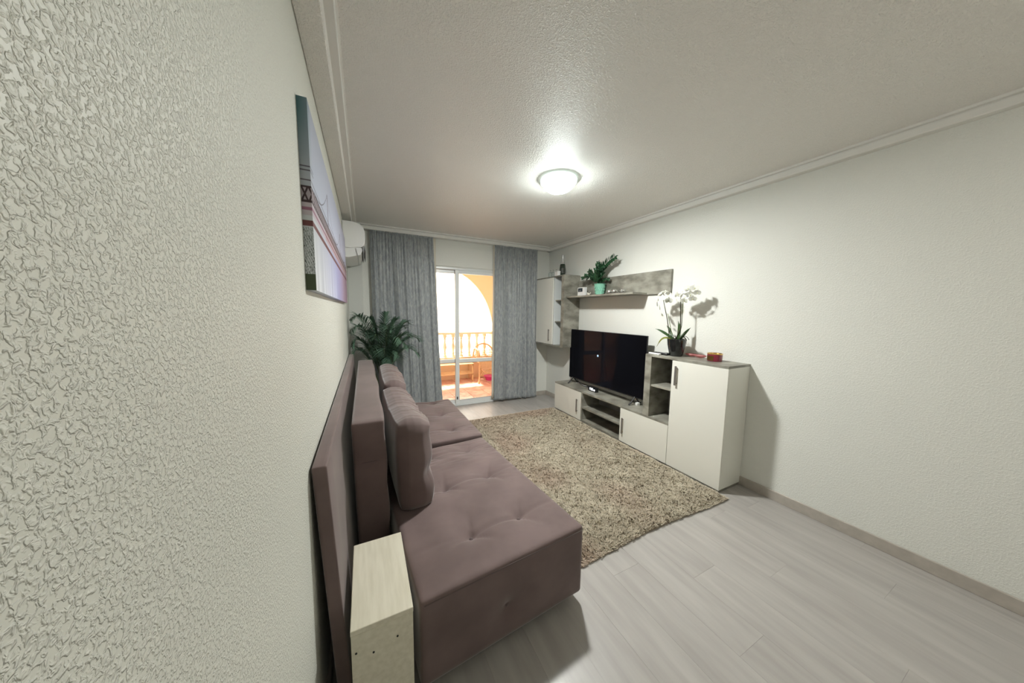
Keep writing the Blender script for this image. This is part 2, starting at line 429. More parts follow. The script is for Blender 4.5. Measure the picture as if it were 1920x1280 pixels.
# cane chair on the balcony
ch = thing('cane_chair', 'woven cane armchair on the terracotta balcony floor', 'chair', (2.47, 1.5, -.016))
cz = -.016
for (x, y) in ((2.22, 1.27), (2.72, 1.27), (2.22, 1.70), (2.72, 1.70)):
    sx = -1 if x < 2.5 else 1
    obj('leg', tube([(x+sx*.02, y-.02, cz), (x, y, .12), (x-sx*.005, y, .40), (x, y, .44)], [.022, .017, .020, .018], 8), 'cane', ch, smooth=True)
seat = obj('seat', box(2.20, 2.74, 1.25, 1.72, .40, .43, bev=.012, seg=2), 'cane', ch)
bm = bmesh.new()
for k in range(18): box(2.22+.0285*k, 2.235+.0285*k, 1.243, 1.25, .30, .41, bm=bm)
for k in range(5): box(2.21, 2.73, 1.240, 1.246, .31+.022*k, .318+.022*k, bm=bm)
obj('woven_apron', bm, 'cane', ch)
bm = tube(bez((2.24, 1.25, .30), (2.30, 1.25, .14), (2.64, 1.25, .14), (2.70, 1.25, .30), 14), .011, 6)
tube(bez((2.24, 1.25, .16), (2.34, 1.25, .30), (2.60, 1.25, .30), (2.70, 1.25, .16), 14), .009, 6, bm=bm)
obj('bracing', bm, 'cane', ch, smooth=True)
for x in (2.22, 2.72):
    a = obj('arm', tube(bez((x, 1.27, .42), (x-.02, 1.20, .68), (x, 1.30, .64), (x, 1.72, .70), 14), .018, 8), 'cane', ch, smooth=True)
    bm = bmesh.new()
    for k in range(5): tube([(x, 1.33+.075*k, .43), (x, 1.35+.07*k, .645+.01*k)], .006, 6, bm=bm)
    obj('arm_spindles', bm, 'cane', a, smooth=True)
bk = obj('back_frame', tube(bez((2.24, 1.72, .42), (2.22, 1.80, .84), (2.76, 1.80, .84), (2.72, 1.72, .42), 18), .018, 8), 'cane', ch, smooth=True)
bm = bmesh.new()
for k in range(11):
    x = 2.27+.04*k; zt = .43+.25*math.sin(math.pi*(x-2.20)/.54)**.6
    tube([(x, 1.725, .43), (x, 1.765, zt)], .006, 6, bm=bm)
for z in (.49, .54, .59): tube([(2.27, 1.74, z), (2.70, 1.74, z)], .006, 6, bm=bm)
obj('back_weave', bm, 'cane', bk)

rk = thing('slatted_rack', 'low light wood slatted rack by the balcony parapet', 'rack', (1.7, 1.65, -.016))
for x in (1.10, 2.145):
    bm = box(x, x+.028, 1.50, 1.528, -.016, .345, bev=.003); box(x, x+.028, 1.78, 1.808, -.016, .345, bev=.003, bm=bm)
    box(x, x+.028, 1.50, 1.808, .12, .145, bev=.003, bm=bm); box(x, x+.028, 1.50, 1.808, .315, .343, bev=.003, bm=bm)
    obj('side_frame', bm, 'pine', rk)
for z in (.1455, .3457):
    for k in range(5):
        obj('slat', box(1.09, 2.183, 1.50+.066*k, 1.536+.066*k, z, z+.014, bev=.002), 'pine', rk)
pk = thing('plastic_basin', 'magenta plastic basin on the floor under the cane chair', 'basin', (2.545, 1.50, -.016))
obj('bowl', lathe((2.545, 1.50, -.016), [(.09, 0), (.125, .08), (.130, .085), (.118, .085), (.085, .01), (.001, .01)], 24), 'magenta', pk, smooth='auto')
obj('rim', lathe((2.545, 1.50, -.016), [(.126, .078), (.142, .082), (.142, .088), (.126, .090)], 24), 'magenta', pk, smooth='auto')

# ================================================================== CURTAINS
def curtain(x0t, x1t, x0b, x1b, zt, zb0, zb1, seed, name_label, lin_side):
    rng = np.random.RandomState(seed)
    t = thing('curtain', name_label, 'curtain', ((x0t+x1t)/2, -.06, zt), 'grey curtains at the balcony door')
    nu, nv = 260, 60
    ph = rng.uniform(0, 6.28, 6)
    def yfold(u, v):
        w = u+.012*math.sin(6*u+ph[0])+.010*(1-v)*math.sin(15*u+ph[3])+.02*v*math.sin(3*u+ph[3])
        a = .014+.022*min(1, v*1.6)
        f = math.sin(2*math.pi*(6.6*w+.55*math.sin(5*u+ph[5]))+ph[1])*(.55+.45*math.sin(2*math.pi*2.3*u+ph[2]+1.2*v))
        g = (.12+.25*max(0,1-v*3))*math.sin(2*math.pi*17*w+ph[4]+2*v)
        h = .016*math.sin(2*math.pi*(30*u+.6*math.sin(17*u))+ph[5])*max(0, 1-v*5)
        return a*(f+g)+h*.5
    bm = bmesh.new(); G = []
    for j in range(nv+1):
        v = j/nv; row = []
        for i in range(nu+1):
            u = i/nu
            x = (x0t+(x1t-x0t)*u)*(1-v**1.3)+(x0b+(x1b-x0b)*u)*v**1.3
            x += .010*math.sin(2*math.pi*8.5*u+ph[1]+1.4)*v
            zb = zb0+(zb1-zb0)*u
            z = zt+(zb-zt)*v
            row.append(bm.verts.new((x, -.056-.022*v+yfold(u, v)*(.9 if v > .05 else .8), z)))
        G.append(row)
    for a, b in zip(G, G[1:]):
        for i in range(nu): bm.faces.new((a[i], a[i+1], b[i+1], b[i]))
    o = obj('drape', bm, 'curtain', t, smooth=True)
    so = o.modifiers.new('thick', 'SOLIDIFY'); so.thickness = .0025; so.offset = 0
    # gathered heading tape
    bm = bmesh.new(); n = 150; A = []
    for i in range(n+1):
        u = i/n; x = x0t+(x1t-x0t)*u; y = -.060+yfold(u, 0)*.8-.004+.004*math.sin(2*math.pi*45*u)
        A.append((bm.verts.new((x, y, zt+.010+.003*math.sin(2*math.pi*31*u))), bm.verts.new((x, y-.004, zt-.015)), bm.verts.new((x, y, zt-.030))))
    for a, b in zip(A, A[1:]):
        bm.faces.new((a[0], b[0], b[1], a[1])); bm.faces.new((a[1], b[1], b[2], a[2]))
    h = obj('heading', bm, 'curtain', t, smooth=True); so = h.modifiers.new('thick', 'SOLIDIFY'); so.thickness = .002
    # cream lining peeping out on the door side
    bm = bmesh.new(); A = []
    for j in range(25):
        v = j/24; z = zt+.0+(max(zb0, zb1)+.03-zt)*v
        if lin_side > 0:
            e = x1t*(1-v**1.3)+x1b*v**1.3; xs = (e-.06, e-.02, e+.035*(1-v)**1.5+.004)
        else:
            e = x0t*(1-v**1.3)+x0b*v**1.3; xs = (e+.06, e+.02, e-.016)
        A.append([bm.verts.new((x, -.034-.006*math.sin(k*2), z)) for k, x in enumerate(xs)])
    for a, b in zip(A, A[1:]):
        for k in range(2): bm.faces.new((a[k], a[k+1], b[k+1], b[k]))
    l = obj('lining', bm, 'lining', t, smooth=True); so = l.modifiers.new('thick', 'SOLIDIFY'); so.thickness = .002
    return t
curtain(.262, 1.052, .28, 1.158, 2.442, .02, .03, 3, 'grey crushed velvet curtain left of the balcony door, behind the palm', 1)
curtain(1.974, 2.722, 1.958, 2.765, 2.442, .035, .006, 11, 'grey crushed velvet curtain right of the balcony door, beside the wall cabinet', -1)
tr = obj('curtain_rail', box(.20, 2.80, -.075, -.050, 2.456, 2.474, bev=.003), 'upvc'); tag(tr, 'white curtain rail tucked behind the cornice above both curtains', 'curtain rail')
# hangers up to the ceiling so the rail is carried
for x in (.35, 1.5, 2.65): obj('bracket', box(x-.01, x+.01, -.070, -.055, 2.474, H, bev=.001), 'upvc', tr)

# ================================================================== CEILING LAMP
lc = (1.600, -2.235)
lt = thing('ceiling_lamp', 'round flush ceiling lamp with a lit frosted bowl', 'lamp', (lc[0], lc[1], H))
obj('base_plate', lathe((lc[0], lc[1], H), [(.140, -.001), (.146, -.010), (.145, -.030), (.128, -.046), (.001, -.046)], 48), 'lamp_rim', lt, smooth='auto')
obj('bowl', lathe((lc[0], lc[1], H), [(.108, -.040), (.121, -.044), (.119, -.054), (.107, -.070), (.085, -.086), (.050, -.097), (.001, -.100)], 48), 'diffuser', lt, smooth=True)
for a in (-120, 0, 120):
    x, y = lc[0]+.121*math.cos(R(a+11)), lc[1]+.121*math.sin(R(a+11))
    obj('clip', box(x-.004, x+.004, y-.004, y+.004, H-.066, H-.040, bev=.001), 'steel', lt)
# added area light just under the bowl, carries the lamp's downward light
al_ = bpy.data.lights.new('lamp_down_fill', 'AREA'); al_.shape = 'DISK'; al_.size = .14; al_.energy = 15; al_.color = (1, .99, .955)
alo = bpy.data.objects.new('lamp_down_fill', al_); COL.objects.link(alo); alo.parent = lt; alo.location = (0, 0, -.103)
rear_fill = thing('ceiling_lamp', 'added fill light in the shape of a round ceiling lamp, unseen behind the camera', 'lamp', (1.9, -4.9, H))  # invented lamp, put in to brighten the near end of the room
obj('base_plate', lathe((1.9, -4.9, H), [(.165, -.001), (.172, -.012), (.170, -.035), (.150, -.050), (.001, -.050)], 48), 'lamp_rim', rear_fill, smooth='auto')
M['fill_diffuser'] = mat('added_fill_diffuser', (.95, .98, 1), .4, emis=(1.0, .93, .84), estr=FILL_STRENGTH)
obj('bowl', lathe((1.9, -4.9, H), [(.128, -.045), (.142, -.050), (.140, -.062), (.126, -.082), (.100, -.102), (.060, -.117), (.001, -.122)], 48), 'fill_diffuser', rear_fill, smooth=True)

# ================================================================== AIR CONDITIONER
ac = thing('air_conditioner', 'white split air conditioner high on the left wall by the curtain', 'air conditioner', (0, -.55, 1.95))
body = [(0, 2.30), (.10, 2.298), (.150, 2.285), (.182, 2.262), (.196, 2.225), (.200, 2.17), (.196, 2.10), (.185, 2.075), (.165, 2.060), (.06, 2.045), (0, 2.045)]
bm = extrude(body, 'y', -.92, -.14)
es = [e for e in bm.edges if abs(e.verts[0].co.y-e.verts[1].co.y) < 1e-6]
bmesh.ops.bevel(bm, geom=es, offset=.008, segments=2, affect='EDGES')
obj('housing', bm, 'white_pl', ac, smooth='auto')
obj('lower_body', extrude([(0, 2.045), (.165, 2.055), (.175, 2.03), (.155, 1.985), (.05, 1.955), (0, 1.955)], 'y', -.905, -.155), 'white_pl', ac, smooth='auto')
for (xa, za, xb, zb) in ((.112, 2.045, .128, 1.978), (.172, 2.062, .182, 2.008), (.190, 2.075, .200, 2.02)):
    obj('louvre', extrude([(xa, za), (xa+.0045, za), (xb+.0045, zb), (xb, zb-.003)], 'y', -.912, -.16), 'louvre', ac)

# ================================================================== PAINTING
PY0, PY1, PZ0, PZ1, PX = -3.13, -1.045, 1.50, 2.095, .028
def art_color(u, v):
    """flat picture: suspension bridge over water at dusk. u 0..1 along, v 0..1 up"""
    u = np.asarray(u, float); v = np.asarray(v, float)
    def mix(a, b, t): t = np.clip(t, 0, 1)[..., None]; return np.array(a)*(1-t)+np.array(b)*t
    sky = mix((.42, .46, .55), (.50, .50, .62), u)
    teal = mix((.40, .42, .46), (.09, .22, .24), (v-.60)/.35)
    s = np.clip(1-u/.05, 0, 1)[..., None]
    sky = sky*(1-s)+teal*s
    sky = sky*(1-.25*np.clip((v-.6)/.4, 0, 1))[..., None]
    water = mix((.55, .58, .60), (.30, .31, .55), u*1.8)
    water = water*(1-np.clip((u-.45)/.4, 0, 1))[..., None]+np.array((.38, .27, .34))*np.clip((u-.45)/.4, 0, 1)[..., None]
    st = .5+.5*np.sin(u*160+3*np.sin(u*31))
    water = water+(.16*st*np.clip((.35-v)/.3, 0, 1)*(u < .45))[..., None]
    purp = np.clip((u-.7)/.3, 0, 1)[..., None]; water = water*(1-purp*.4)+np.array((.25, .16, .22))*purp*.4
    c = np.where((v > .47)[..., None], sky, water)
    # near edge: bare branches and shrubs
    br = (u < .022) & (v < .34) & ((abs(np.sin(v*60+u*700+2*np.sin(v*33))) < .16) | (abs(np.sin(v*38-u*1100+3*np.sin(u*500))) < .14) | (np.sin(v*160+u*2100)*np.sin(v*90-u*900) > .62))
    c = np.where(br[..., None], np.array((.05, .07, .06)), c)
    low = (u < .022) & (v < .09); c = np.where(low[..., None], np.array((.07, .09, .05)), c)
    # hangers, cable and towers
    for tx in (.27, .66):
        c = np.where(((abs(u-tx) < .006) & (v > .5) & (v < .80))[..., None], np.array((.16, .13, .16)), c)
    cv = np.where(u < .05, .635, .56+.24*((np.mod(u+.12, .39)/.39-.5)*2)**2)
    c = np.where(((abs(v-cv) < .0035) | ((u < .05) & (abs(v-.655) < .003)))[..., None], np.array((.10, .09, .11)), c)
    c = np.where((abs(v-.585) < .004)[..., None], np.array((.12, .10, .12)), c)
    # deck truss
    tr_ = (v > .47) & (v < .555)
    ph = np.mod(u*70, 1); vv = (v-.47)/.085
    X = (abs(ph-vv) < .14) | (abs(1-ph-vv) < .14) | (vv < .12) | (vv > .88)
    c = np.where((tr_ & X)[..., None], np.array((.055, .035, .040)), np.where(tr_[..., None], np.array((.38, .33, .36)), c))
    c = np.where(((v > .40) & (v < .47))[..., None], np.array((.50, .45, .49)), c)
    c = np.where(((v > .43) & (v < .445))[..., None], np.array((.30, .14, .20)), c)
    c = np.where(((v > .345) & (v < .375))[..., None], np.array((.16, .06, .06)), c)
    rg = np.clip(u-.2, 0, 1)*1.0
    red = (v > .40) & (v < .50) & (u > .2)
    c = np.where(red[..., None], c*.75+np.array((.30, .10, .07))*.25*1.0, c)
    return np.clip(c, 0, 1)
nu, nv = 640, 300
verts = []; cols = []; faces = []
def grid(P, uv, nu, nv):
    b = len(verts)
    for j in range(nv+1):
        for i in range(nu+1): verts.append(P(i/nu, j/nv))
    us, vs = np.meshgrid(np.linspace(0, 1, nu+1), np.linspace(0, 1, nv+1))
    cols.extend(art_color(*uv(us, vs)).reshape(-1, 3).tolist())
    for j in range(nv):
        for i in range(nu):
            a = b+j*(nu+1)+i; faces.append((a, a+1, a+nu+2, a+nu+1))
L_ = PY1-PY0
grid(lambda u, v: (PX, PY0+L_*u, PZ0+(PZ1-PZ0)*v), lambda u, v: (u+.02, v), nu, nv)
grid(lambda u, v: (PX*u, PY0, PZ0+(PZ1-PZ0)*v), lambda u, v: (u*.02, v), 40, nv)
grid(lambda u, v: (PX*(1-u), PY1, PZ0+(PZ1-PZ0)*v), lambda u, v: (1-.0*u, v), 4, nv)
grid(lambda u, v: (PX*(1-v), PY0+L_*u, PZ1), lambda u, v: (u+.02, 1-0*v), nu, 1)
grid(lambda u, v: (PX*v, PY0+L_*u, PZ0), lambda u, v: (u+.02, 0*v), nu, 1)
me = bpy.data.meshes.new('canvas'); me.from_pydata(verts, [], faces)
ca = me.color_attributes.new('col', 'FLOAT_COLOR', 'POINT')
ca.data.foreach_set('color', np.hstack([np.array(cols), np.ones((len(cols), 1))]).astype(np.float32).ravel())
pt = thing('wall_picture', 'long canvas print of a bridge over water on the left wall', 'picture', (0, (PY0+PY1)/2, PZ0))
o = obj('canvas', me, 'art', pt); o.location = -pt.location
obj('stretcher_frame', box(.001, .012, PY0+.006, PY1-.006, PZ0+.006, PZ1-.006), 'pine', pt)

# ================================================================== SOFA
def lean(p, zref=.95):      # the panel leans against the wall: its foot stands off by ~5 cm
    k = (zref-p.z)/zref; return Vector((p.x+.048*k, p.y, p.z))
sf = thing('sofa', 'mauve velvet sofa with tufted seats along the left wall', 'sofa', (.55, -2.1, 0))
def fn(p, q): return lean(p)
obj('back_panel', rbox(.006, .048, -3.27, -.62, .02, .952, .006, 8, 24, 14, fn), 'velvet', sf, smooth=True)
def fnb(p, q):
    d = .004*math.sin(p.y*9)+.003*math.sin(p.z*23+p.y*3)
    if q.x > .9: p.x += d
    p.x += .022*(.9-p.z)
    return p
obj('bolster', rbox(.094, .240, -2.77, -.77, .12, .900, .014, 12, 60, 30, fnb), 'velvet', sf, smooth=True)
obj('seam', tube([(.246, -2.765, .70), (.17, -2.772, .70), (.10, -2.765, .70)], .0022, 5), 'velvet_d', bpy.data.objects['bolster'])

TN = [(.585, -3.07), (.850, -3.045), (.560, -2.655), (.842, -2.625), (.535, -2.25), (.832, -2.235)]
TF = [(.51, -1.815), (.825, -1.81), (.51, -1.405), (.825, -1.40), (.51, -.99), (.83, -.985)]
def seat_bm(x0, x1, y0, y1, zb, zt, tufts, side=None, rows=()):
    def f(p, q):
        if q.z > .55:
            k = (q.z-.55)/.45
            d = .010*(1-q.x**4)*(1-q.y**4)
            for (tx, ty) in tufts:
                dx, dy = p.x-tx, p.y-ty; r = math.hypot(dx, dy); a = math.atan2(dy, dx)
                d -= .028*math.exp(-(r/.030)**1.2)+.016*math.exp(-(r/.10)**2)
                d -= .0075*max(0, math.cos(3*a+.5+tx*3))**10*math.exp(-(r/.12)**2)*(r > .01)
                # long soft pulls running across the seat between the buttons
                d -= .0042*math.exp(-(dy/.012)**2)*math.exp(-(dx/.26)**2)*(1 if dx > 0 else .7)
            for (yy, am) in rows:
                s = math.exp(-((p.y-yy)/.09)**2)
                d += am*1.9*s*(1-2*abs(noise.noise(Vector((p.x*5+1.5*math.sin(p.y*9), p.y*34+p.x*5, yy*9)))))
            p.z += d*k
        if side and q.y < -.9:
            dx, dz = p.x-side[0], p.z-side[1]; r = math.hypot(dx, dz)
            p.y += .020*math.exp(-(r/.028)**1.4)+.007*math.exp(-(r/.08)**2)
            p.y -= .006*(1-q.x**2)*(1-q.z**2)
        if q.x > .9: p.x += .006*(1-q.y**4)*(1-q.z**2)
        return p
    return rbox(x0, x1, y0, y1, zb, zt, .016, 72, 118, 22, f)
# near seat is a section of its own, turned a little from the wall
def rot(bmx, ang, c):
    bmesh.ops.rotate(bmx, cent=Vector(c), matrix=Matrix.Rotation(R(ang), 3, 'Z'), verts=bmx.verts); return bmx
cN = (1.098, -3.262, 0); ANG = 4.2
def turn(p):
    v = Matrix.Rotation(R(ANG), 3, 'Z') @ (Vector(p)-Vector(cN)); return v+Vector(cN)
inv = lambda x, y: (Matrix.Rotation(R(-ANG), 3, 'Z') @ (Vector((x, y, 0))-Vector(cN)))+Vector(cN)
TNl = [tuple(inv(x, y))[:2] for x, y in TN]
sd = inv(.676, -3.28)
bm = seat_bm(.310, 1.098, -3.262, -2.075, .05, .402, TNl, (sd.x, .186), rows=[(-2.35, .0022), (-2.20, .0025), (-2.62, .0012)])
sN = obj('seat', rot(bm, ANG, cN), 'velvet', sf, smooth=True)
bm = seat_bm(.335, 1.035, -2.035, -.905, .05, .405, TF, None, rows=[(-1.86, .0028), (-1.55, .0016), (-1.2, .0012), (-.95, .001)])
sF = obj('seat', bm, 'velvet', sf, smooth=True)
for s, T_ in ((sN, TN), (sF, TF)):
    for (x, y) in T_: obj('button', sphere((x, y, .369), .009, sc=(1, 1, .5), u=10, v=6), 'velvet_d', s, smooth=True)
sp = turn((sd.x, -3.255, .186)); obj('button', sphere((sp.x, sp.y+.012, .186), .010, sc=(1, .5, 1), u=10, v=6), 'velvet_d', sN, smooth=True)
# piping line where top panel meets the side
def pip(pts, s): obj('piping', tube(pts, .003, 6), 'velvet_d', s, smooth=True)
pip([turn((.325, -3.261, .384)), turn((.7, -3.262, .386)), turn((1.085, -3.261, .384))], sN)
pip([turn((1.097, -3.25, .384)), turn((1.099, -2.6, .386)), turn((1.097, -2.09, .384))], sN)
for (x, y) in ((.40, -3.18), (.95, -3.14), (.36, -2.2), (.88, -2.15)): obj('foot', box(x-.025, x+.025, y-.025, y+.025, 0, .055, bev=.003), 'black', sN)
for (x, y) in ((.40, -1.9), (.92, -1.9), (.40, -1.0), (.92, -1.0)): obj('foot', box(x-.025, x+.025, y-.025, y+.025, 0, .055, bev=.003), 'black', sF)
for y in (-2.6, -1.7, -.9): obj('foot', box(.12, .23, y-.03, y+.03, 0, .125, bev=.003), 'black', bpy.data.objects['bolster'])

def pillow(label, y0, y1, x0, x1, z0, z1, sag, seed, ang):
    rng = random.Random(seed); ph = [rng.uniform(0, 6) for _ in range(6)]
    t = thing('back_cushion', label, 'cushion', ((x0+x1)/2, (y0+y1)/2, z0), 'mauve velvet back cushions on the sofa')
    def f(p, q):
        e = (1-abs(q.y)**3.2)*(1-abs(q.z)**3.2)
        tt = (x1-x0)/2; cx = (x0+x1)/2
        th = tt*(.74+.26*max(0, e)**.5)
        p.x = cx+q.x*th
        # wrinkles running across the upper roll
        w1 = 1-2*abs(noise.noise(Vector((p.y*13+2*math.sin(p.z*6), p.x*5+seed*7, p.z*4))))
        w2 = noise.noise(Vector((p.y*30+p.x*10, p.x*7, p.z*6+seed*3)))
        wv = (.0055*w1+.0030*w2)*(.25+.75*max(0, q.z))*(1-abs(q.y)**5)
        p.x += wv*(1 if q.x > 0 else .3)
        p.z += .6*wv*(q.z > .5)+.012*math.sin(p.y*4+ph[3])*q.z
        p.z -= sag*(q.z > 0)*(1-abs(q.y)**2)*.3*q.z
        # lean back against the bolster
        p.y += .022*q.y*(1-q.z**2)*(1-q.x**2)
        if q.x > 0:
            p.x += q.x*(.014*noise.noise(Vector((p.y*5, p.z*7, seed*5.0)))-.020*math.exp(-((p.z-.60)/.05)**2)*max(0, -q.y)**2+.010*math.exp(-((p.z-.50)/.06)**2))
            p.z -= .018*q.x*max(0, q.z)**3
        p.x -= .02*(p.z-z0)
        return p
    bm = rbox(x0, x1, y0, y1, z0, z1, .062, 24, 90, 44, f)
    rot(bm, ang, ((x0+x1)/2, (y0+y1)/2, 0))
    c = obj('cover', bm, 'velvet', t, smooth=True)
    A = [v for v in c.data.vertices]
    # welt seam around the front edge
    pts = []
    for k in range(41):
        a = 2*math.pi*k/40; sy = math.copysign(abs(math.cos(a))**.35, math.cos(a)); sz = math.copysign(abs(math.sin(a))**.35, math.sin(a))
        Y = (y0+y1)/2+sy*((y1-y0)/2-.012); Z = (z0+z1)/2+sz*((z1-z0)/2-.012)
        X = (x0+x1)/2+(x1-x0)/2*.40-.02*(Z-z0)
        pts.append((X, Y, Z))
    b2 = tube(pts, .0028, 5, caps=True); rot(b2, ang, ((x0+x1)/2, (y0+y1)/2, 0))
    return t
pillow('near back cushion standing on the tufted sofa seat, mauve velvet', -2.81, -1.97, .272, .474, .392, .885, .02, 1, 2)
pillow('far mauve velvet back cushion half hidden behind the near one', -1.90, -1.05, .278, .474, .392, .895, .02, 2, 0)

# side box with screw holes
sb = thing('side_box', 'pale wood box table at the near end of the sofa', 'side table', (.19, -3.18, 0))
x0, x1, y0, y1, zt = .097, .283, -3.368, -2.99, .452
obj('top_panel', box(x0, x1, y0, y1, zt-.018, zt, bev=.0015), 'cream_wood', sb)
fp = obj('front_panel', box(x0+.001, x1-.001, y0+.001, y0+.017, 0, zt-.0185, bev=.001), 'cream_wood', sb)
obj('back_panel', box(x0+.001, x1-.001, y1-.017, y1-.001, 0, zt-.0185, bev=.001), 'cream_wood', sb)
for xa, xb in ((x0+.001, x0+.017), (x1-.017, x1-.001)): obj('side_panel', box(xa, xb, y0+.0175, y1-.0175, 0, zt-.0185, bev=.001), 'cream_wood', sb)
for xx, zz in ((.111, .372), (.232, .370), (.160, .350)):
    bm = bmesh.new(); bmesh.ops.create_cone(bm, segments=12, radius1=.0032, radius2=.0032, depth=.002, cap_ends=True)
    bmesh.ops.rotate(bm, cent=(0, 0, 0), matrix=Matrix.Rotation(R(90), 3, 'X'), verts=bm.verts); bmesh.ops.translate(bm, vec=(xx, y0+.0005, zz), verts=bm.verts)
    obj('screw_hole', bm, 'screw', fp)

# ================================================================== RUG
rg = thing('shag_rug', 'beige shaggy rug between the sofa and the media unit', 'rug', (1.8, -1.9, 0))
RX0, RX1, RY0, RY1 = 1.02, 2.668, -3.10, -.70
def rug_edge(x, y): return x+.008*math.sin(y*3.1+1), y+.014*math.sin(x*4.2)
bm = bmesh.new(); n1, n2 = 24, 36
Gv = [[bm.verts.new((*rug_edge(RX0+(RX1-RX0)*i/n1, RY0+(RY1-RY0)*j/n2), .004+.0*i)) for i in range(n1+1)] for j in range(n2+1)]
for j in range(n2):
    for i in range(n1): bm.faces.new((Gv[j][i], Gv[j][i+1], Gv[j+1][i+1], Gv[j+1][i]))
o = obj('backing', bm, 'rug_back', rg); so = o.modifiers.new('thick', 'SOLIDIFY'); so.thickness = .006; so.offset = 0
Nn = 300000
rs = np.random.RandomState(5)
bx = rs.uniform(RX0, RX1, Nn); by = rs.uniform(RY0, RY1, Nn)
bx2 = bx+.008*np.sin(by*3.1+1); by = by+.014*np.sin(bx*4.2); bx = bx2
def vnoise(x, y, s, seed):
    r = np.random.RandomState(seed); g = r.rand(400, 400); X = x*s+50; Y = y*s+60
    i = np.floor(X).astype(int) % 399; j = np.floor(Y).astype(int) % 399; fx = X-np.floor(X); fy = Y-np.floor(Y)
    fx = fx*fx*(3-2*fx); fy = fy*fy*(3-2*fy)
    return g[i, j]*(1-fx)*(1-fy)+g[i+1, j]*fx*(1-fy)+g[i, j+1]*(1-fx)*fy+g[i+1, j+1]*fx*fy
# tufts clump: neighbours lean the same way
ang = vnoise(bx, by, 75, 1)*12.6+rs.normal(0, .9, Nn)
hgt = .022+.009*vnoise(bx, by, 80, 2)+rs.uniform(-.004, .004, Nn)
ln = .007+.011*vnoise(bx, by, 20, 3)
edge = np.minimum.reduce([bx-RX0, RX1-bx, by-RY0, RY1-by])
hgt *= np.clip(.55+edge/.06, .55, 1)
dxy = np.stack([np.cos(ang), np.sin(ang)], 1); pxy = np.stack([-np.sin(ang), np.cos(ang)], 1)
wv = rs.uniform(.0014, .0028, Nn)[:, None]
B = np.stack([bx, by], 1)
def pt3(xy, z): return np.concatenate([xy, z[:, None]], 1)
z0 = np.full(Nn, .006)
v0 = pt3(B-pxy*wv*.7, z0); v1 = pt3(B+pxy*wv*.7, z0)
Mxy = B+dxy*(ln*.35)[:, None]
v2 = pt3(Mxy+pxy*wv, hgt*.75); v3 = pt3(Mxy-pxy*wv, hgt*.75)
Txy = B+dxy*ln[:, None]
v4 = pt3(Txy+pxy*wv*.6, hgt*.98); v5 = pt3(Txy-pxy*wv*.6, hgt*.98)
VV = np.stack([v0, v1, v2, v3, v4, v5], 1).reshape(-1, 3)
base = (np.arange(Nn)*6)[:, None]
F1 = base+np.array([[0, 1, 2, 3]]); F2 = base+np.array([[3, 2, 4, 5]])
FF = np.concatenate([F1, F2], 0)
me = bpy.data.meshes.new('pile')
me.vertices.add(len(VV)); me.vertices.foreach_set('co', VV.astype(np.float32).ravel())
me.loops.add(FF.size); me.loops.foreach_set('vertex_index', FF.astype(np.int32).ravel())
me.polygons.add(len(FF)); me.polygons.foreach_set('loop_start', (np.arange(len(FF))*4).astype(np.int32)); me.polygons.foreach_set('loop_total', np.full(len(FF), 4, np.int32))
me.update(calc_edges=True)
tint = np.clip(vnoise(bx, by, 6, 8)*.40+vnoise(bx, by, 80, 9)*.60+rs.normal(0, .10, Nn), 0, 1)[:, None]
cA = np.array([.44, .38, .29]); cB = np.array([.66, .60, .475])
cc = cA*(1-tint)+cB*tint
wp = np.clip((vnoise(bx, by, 2.6, 12)-.45)*3, 0, 1)[:, None]; cc = cc*(1-wp*np.array([.08, .17, .17]))
cc = np.repeat(cc, 6, 0); cc = np.hstack([cc, np.ones((len(cc), 1))])
ca = me.color_attributes.new('col', 'FLOAT_COLOR', 'POINT'); ca.data.foreach_set('color', cc.astype(np.float32).ravel())
o = obj('pile', me, 'rug', rg); o.location = -rg.location; o['kind'] = 'stuff'

# ================================================================== MEDIA FURNITURE
XF = 2.685; XB = W-.003
def handle(name, x, y, z0, z1, parent, dx=.022):
    bm = box(x-dx, x-dx+.008, y-.009, y+.009, z0, z1, bev=.002)
    box(x-dx+.004, x, y-.005, y+.005, z0+.012, z0+.020, bm=bm); box(x-dx+.004, x, y-.005, y+.005, z1-.020, z1-.012, bm=bm)
    return obj(name, bm, 'steel', parent)
# low unit
LY0, LY1, LZ = -2.556, -.711, .415
lu = thing('media_bench', 'low white and concrete-effect media bench under the television', 'cabinet', (2.84, -1.6, 0))
obj('top', box(XF, XB, -2.556, LY1, LZ-.020, LZ, bev=.001), 'concrete', lu)
obj('bottom', box(XF+.006, XB, LY0, LY1, .012, .036, bev=.001), 'concrete', lu)
obj('plinth', box(XF+.03, XB-.02, LY0+.01, LY1-.01, 0, .012), 'concrete', lu)
obj('side_panel', box(XF+.018, XB, LY1-.018, LY1, .036, LZ-.020, bev=.001), 'white_lam', lu)
obj('side_panel', box(XF+.018, XB, LY0, LY0+.018, .036, LZ-.020, bev=.001), 'white_lam', lu)
obj('divider', box(XF+.003, XB, -1.328, -1.306, .036, LZ-.020, bev=.001), 'concrete', lu)
obj('divider', box(XF+.020, XB, -1.996, -1.976, .036, LZ-.020, bev=.001), 'concrete', lu)
obj('shelf', box(XF+.004, XB-.012, -1.975, -1.329, .190, .212, bev=.001), 'concrete', lu)
obj('back_board', box(XB-.010, XB-.004, -1.975, -1.329, .036, LZ-.020), 'concrete_in', lu)
d = obj('door', box(XF, XF+.017, -1.304, LY1, .020, LZ-.022, bev=.0012), 'white_lam', lu); handle('handle', XF, -1.237, .116, .293, d)
d = obj('door', box(XF, XF+.017, LY0+.001, -1.977, .020, LZ-.022, bev=.0012), 'white_lam', lu); handle('handle', XF, -2.023, .116, .293, d)
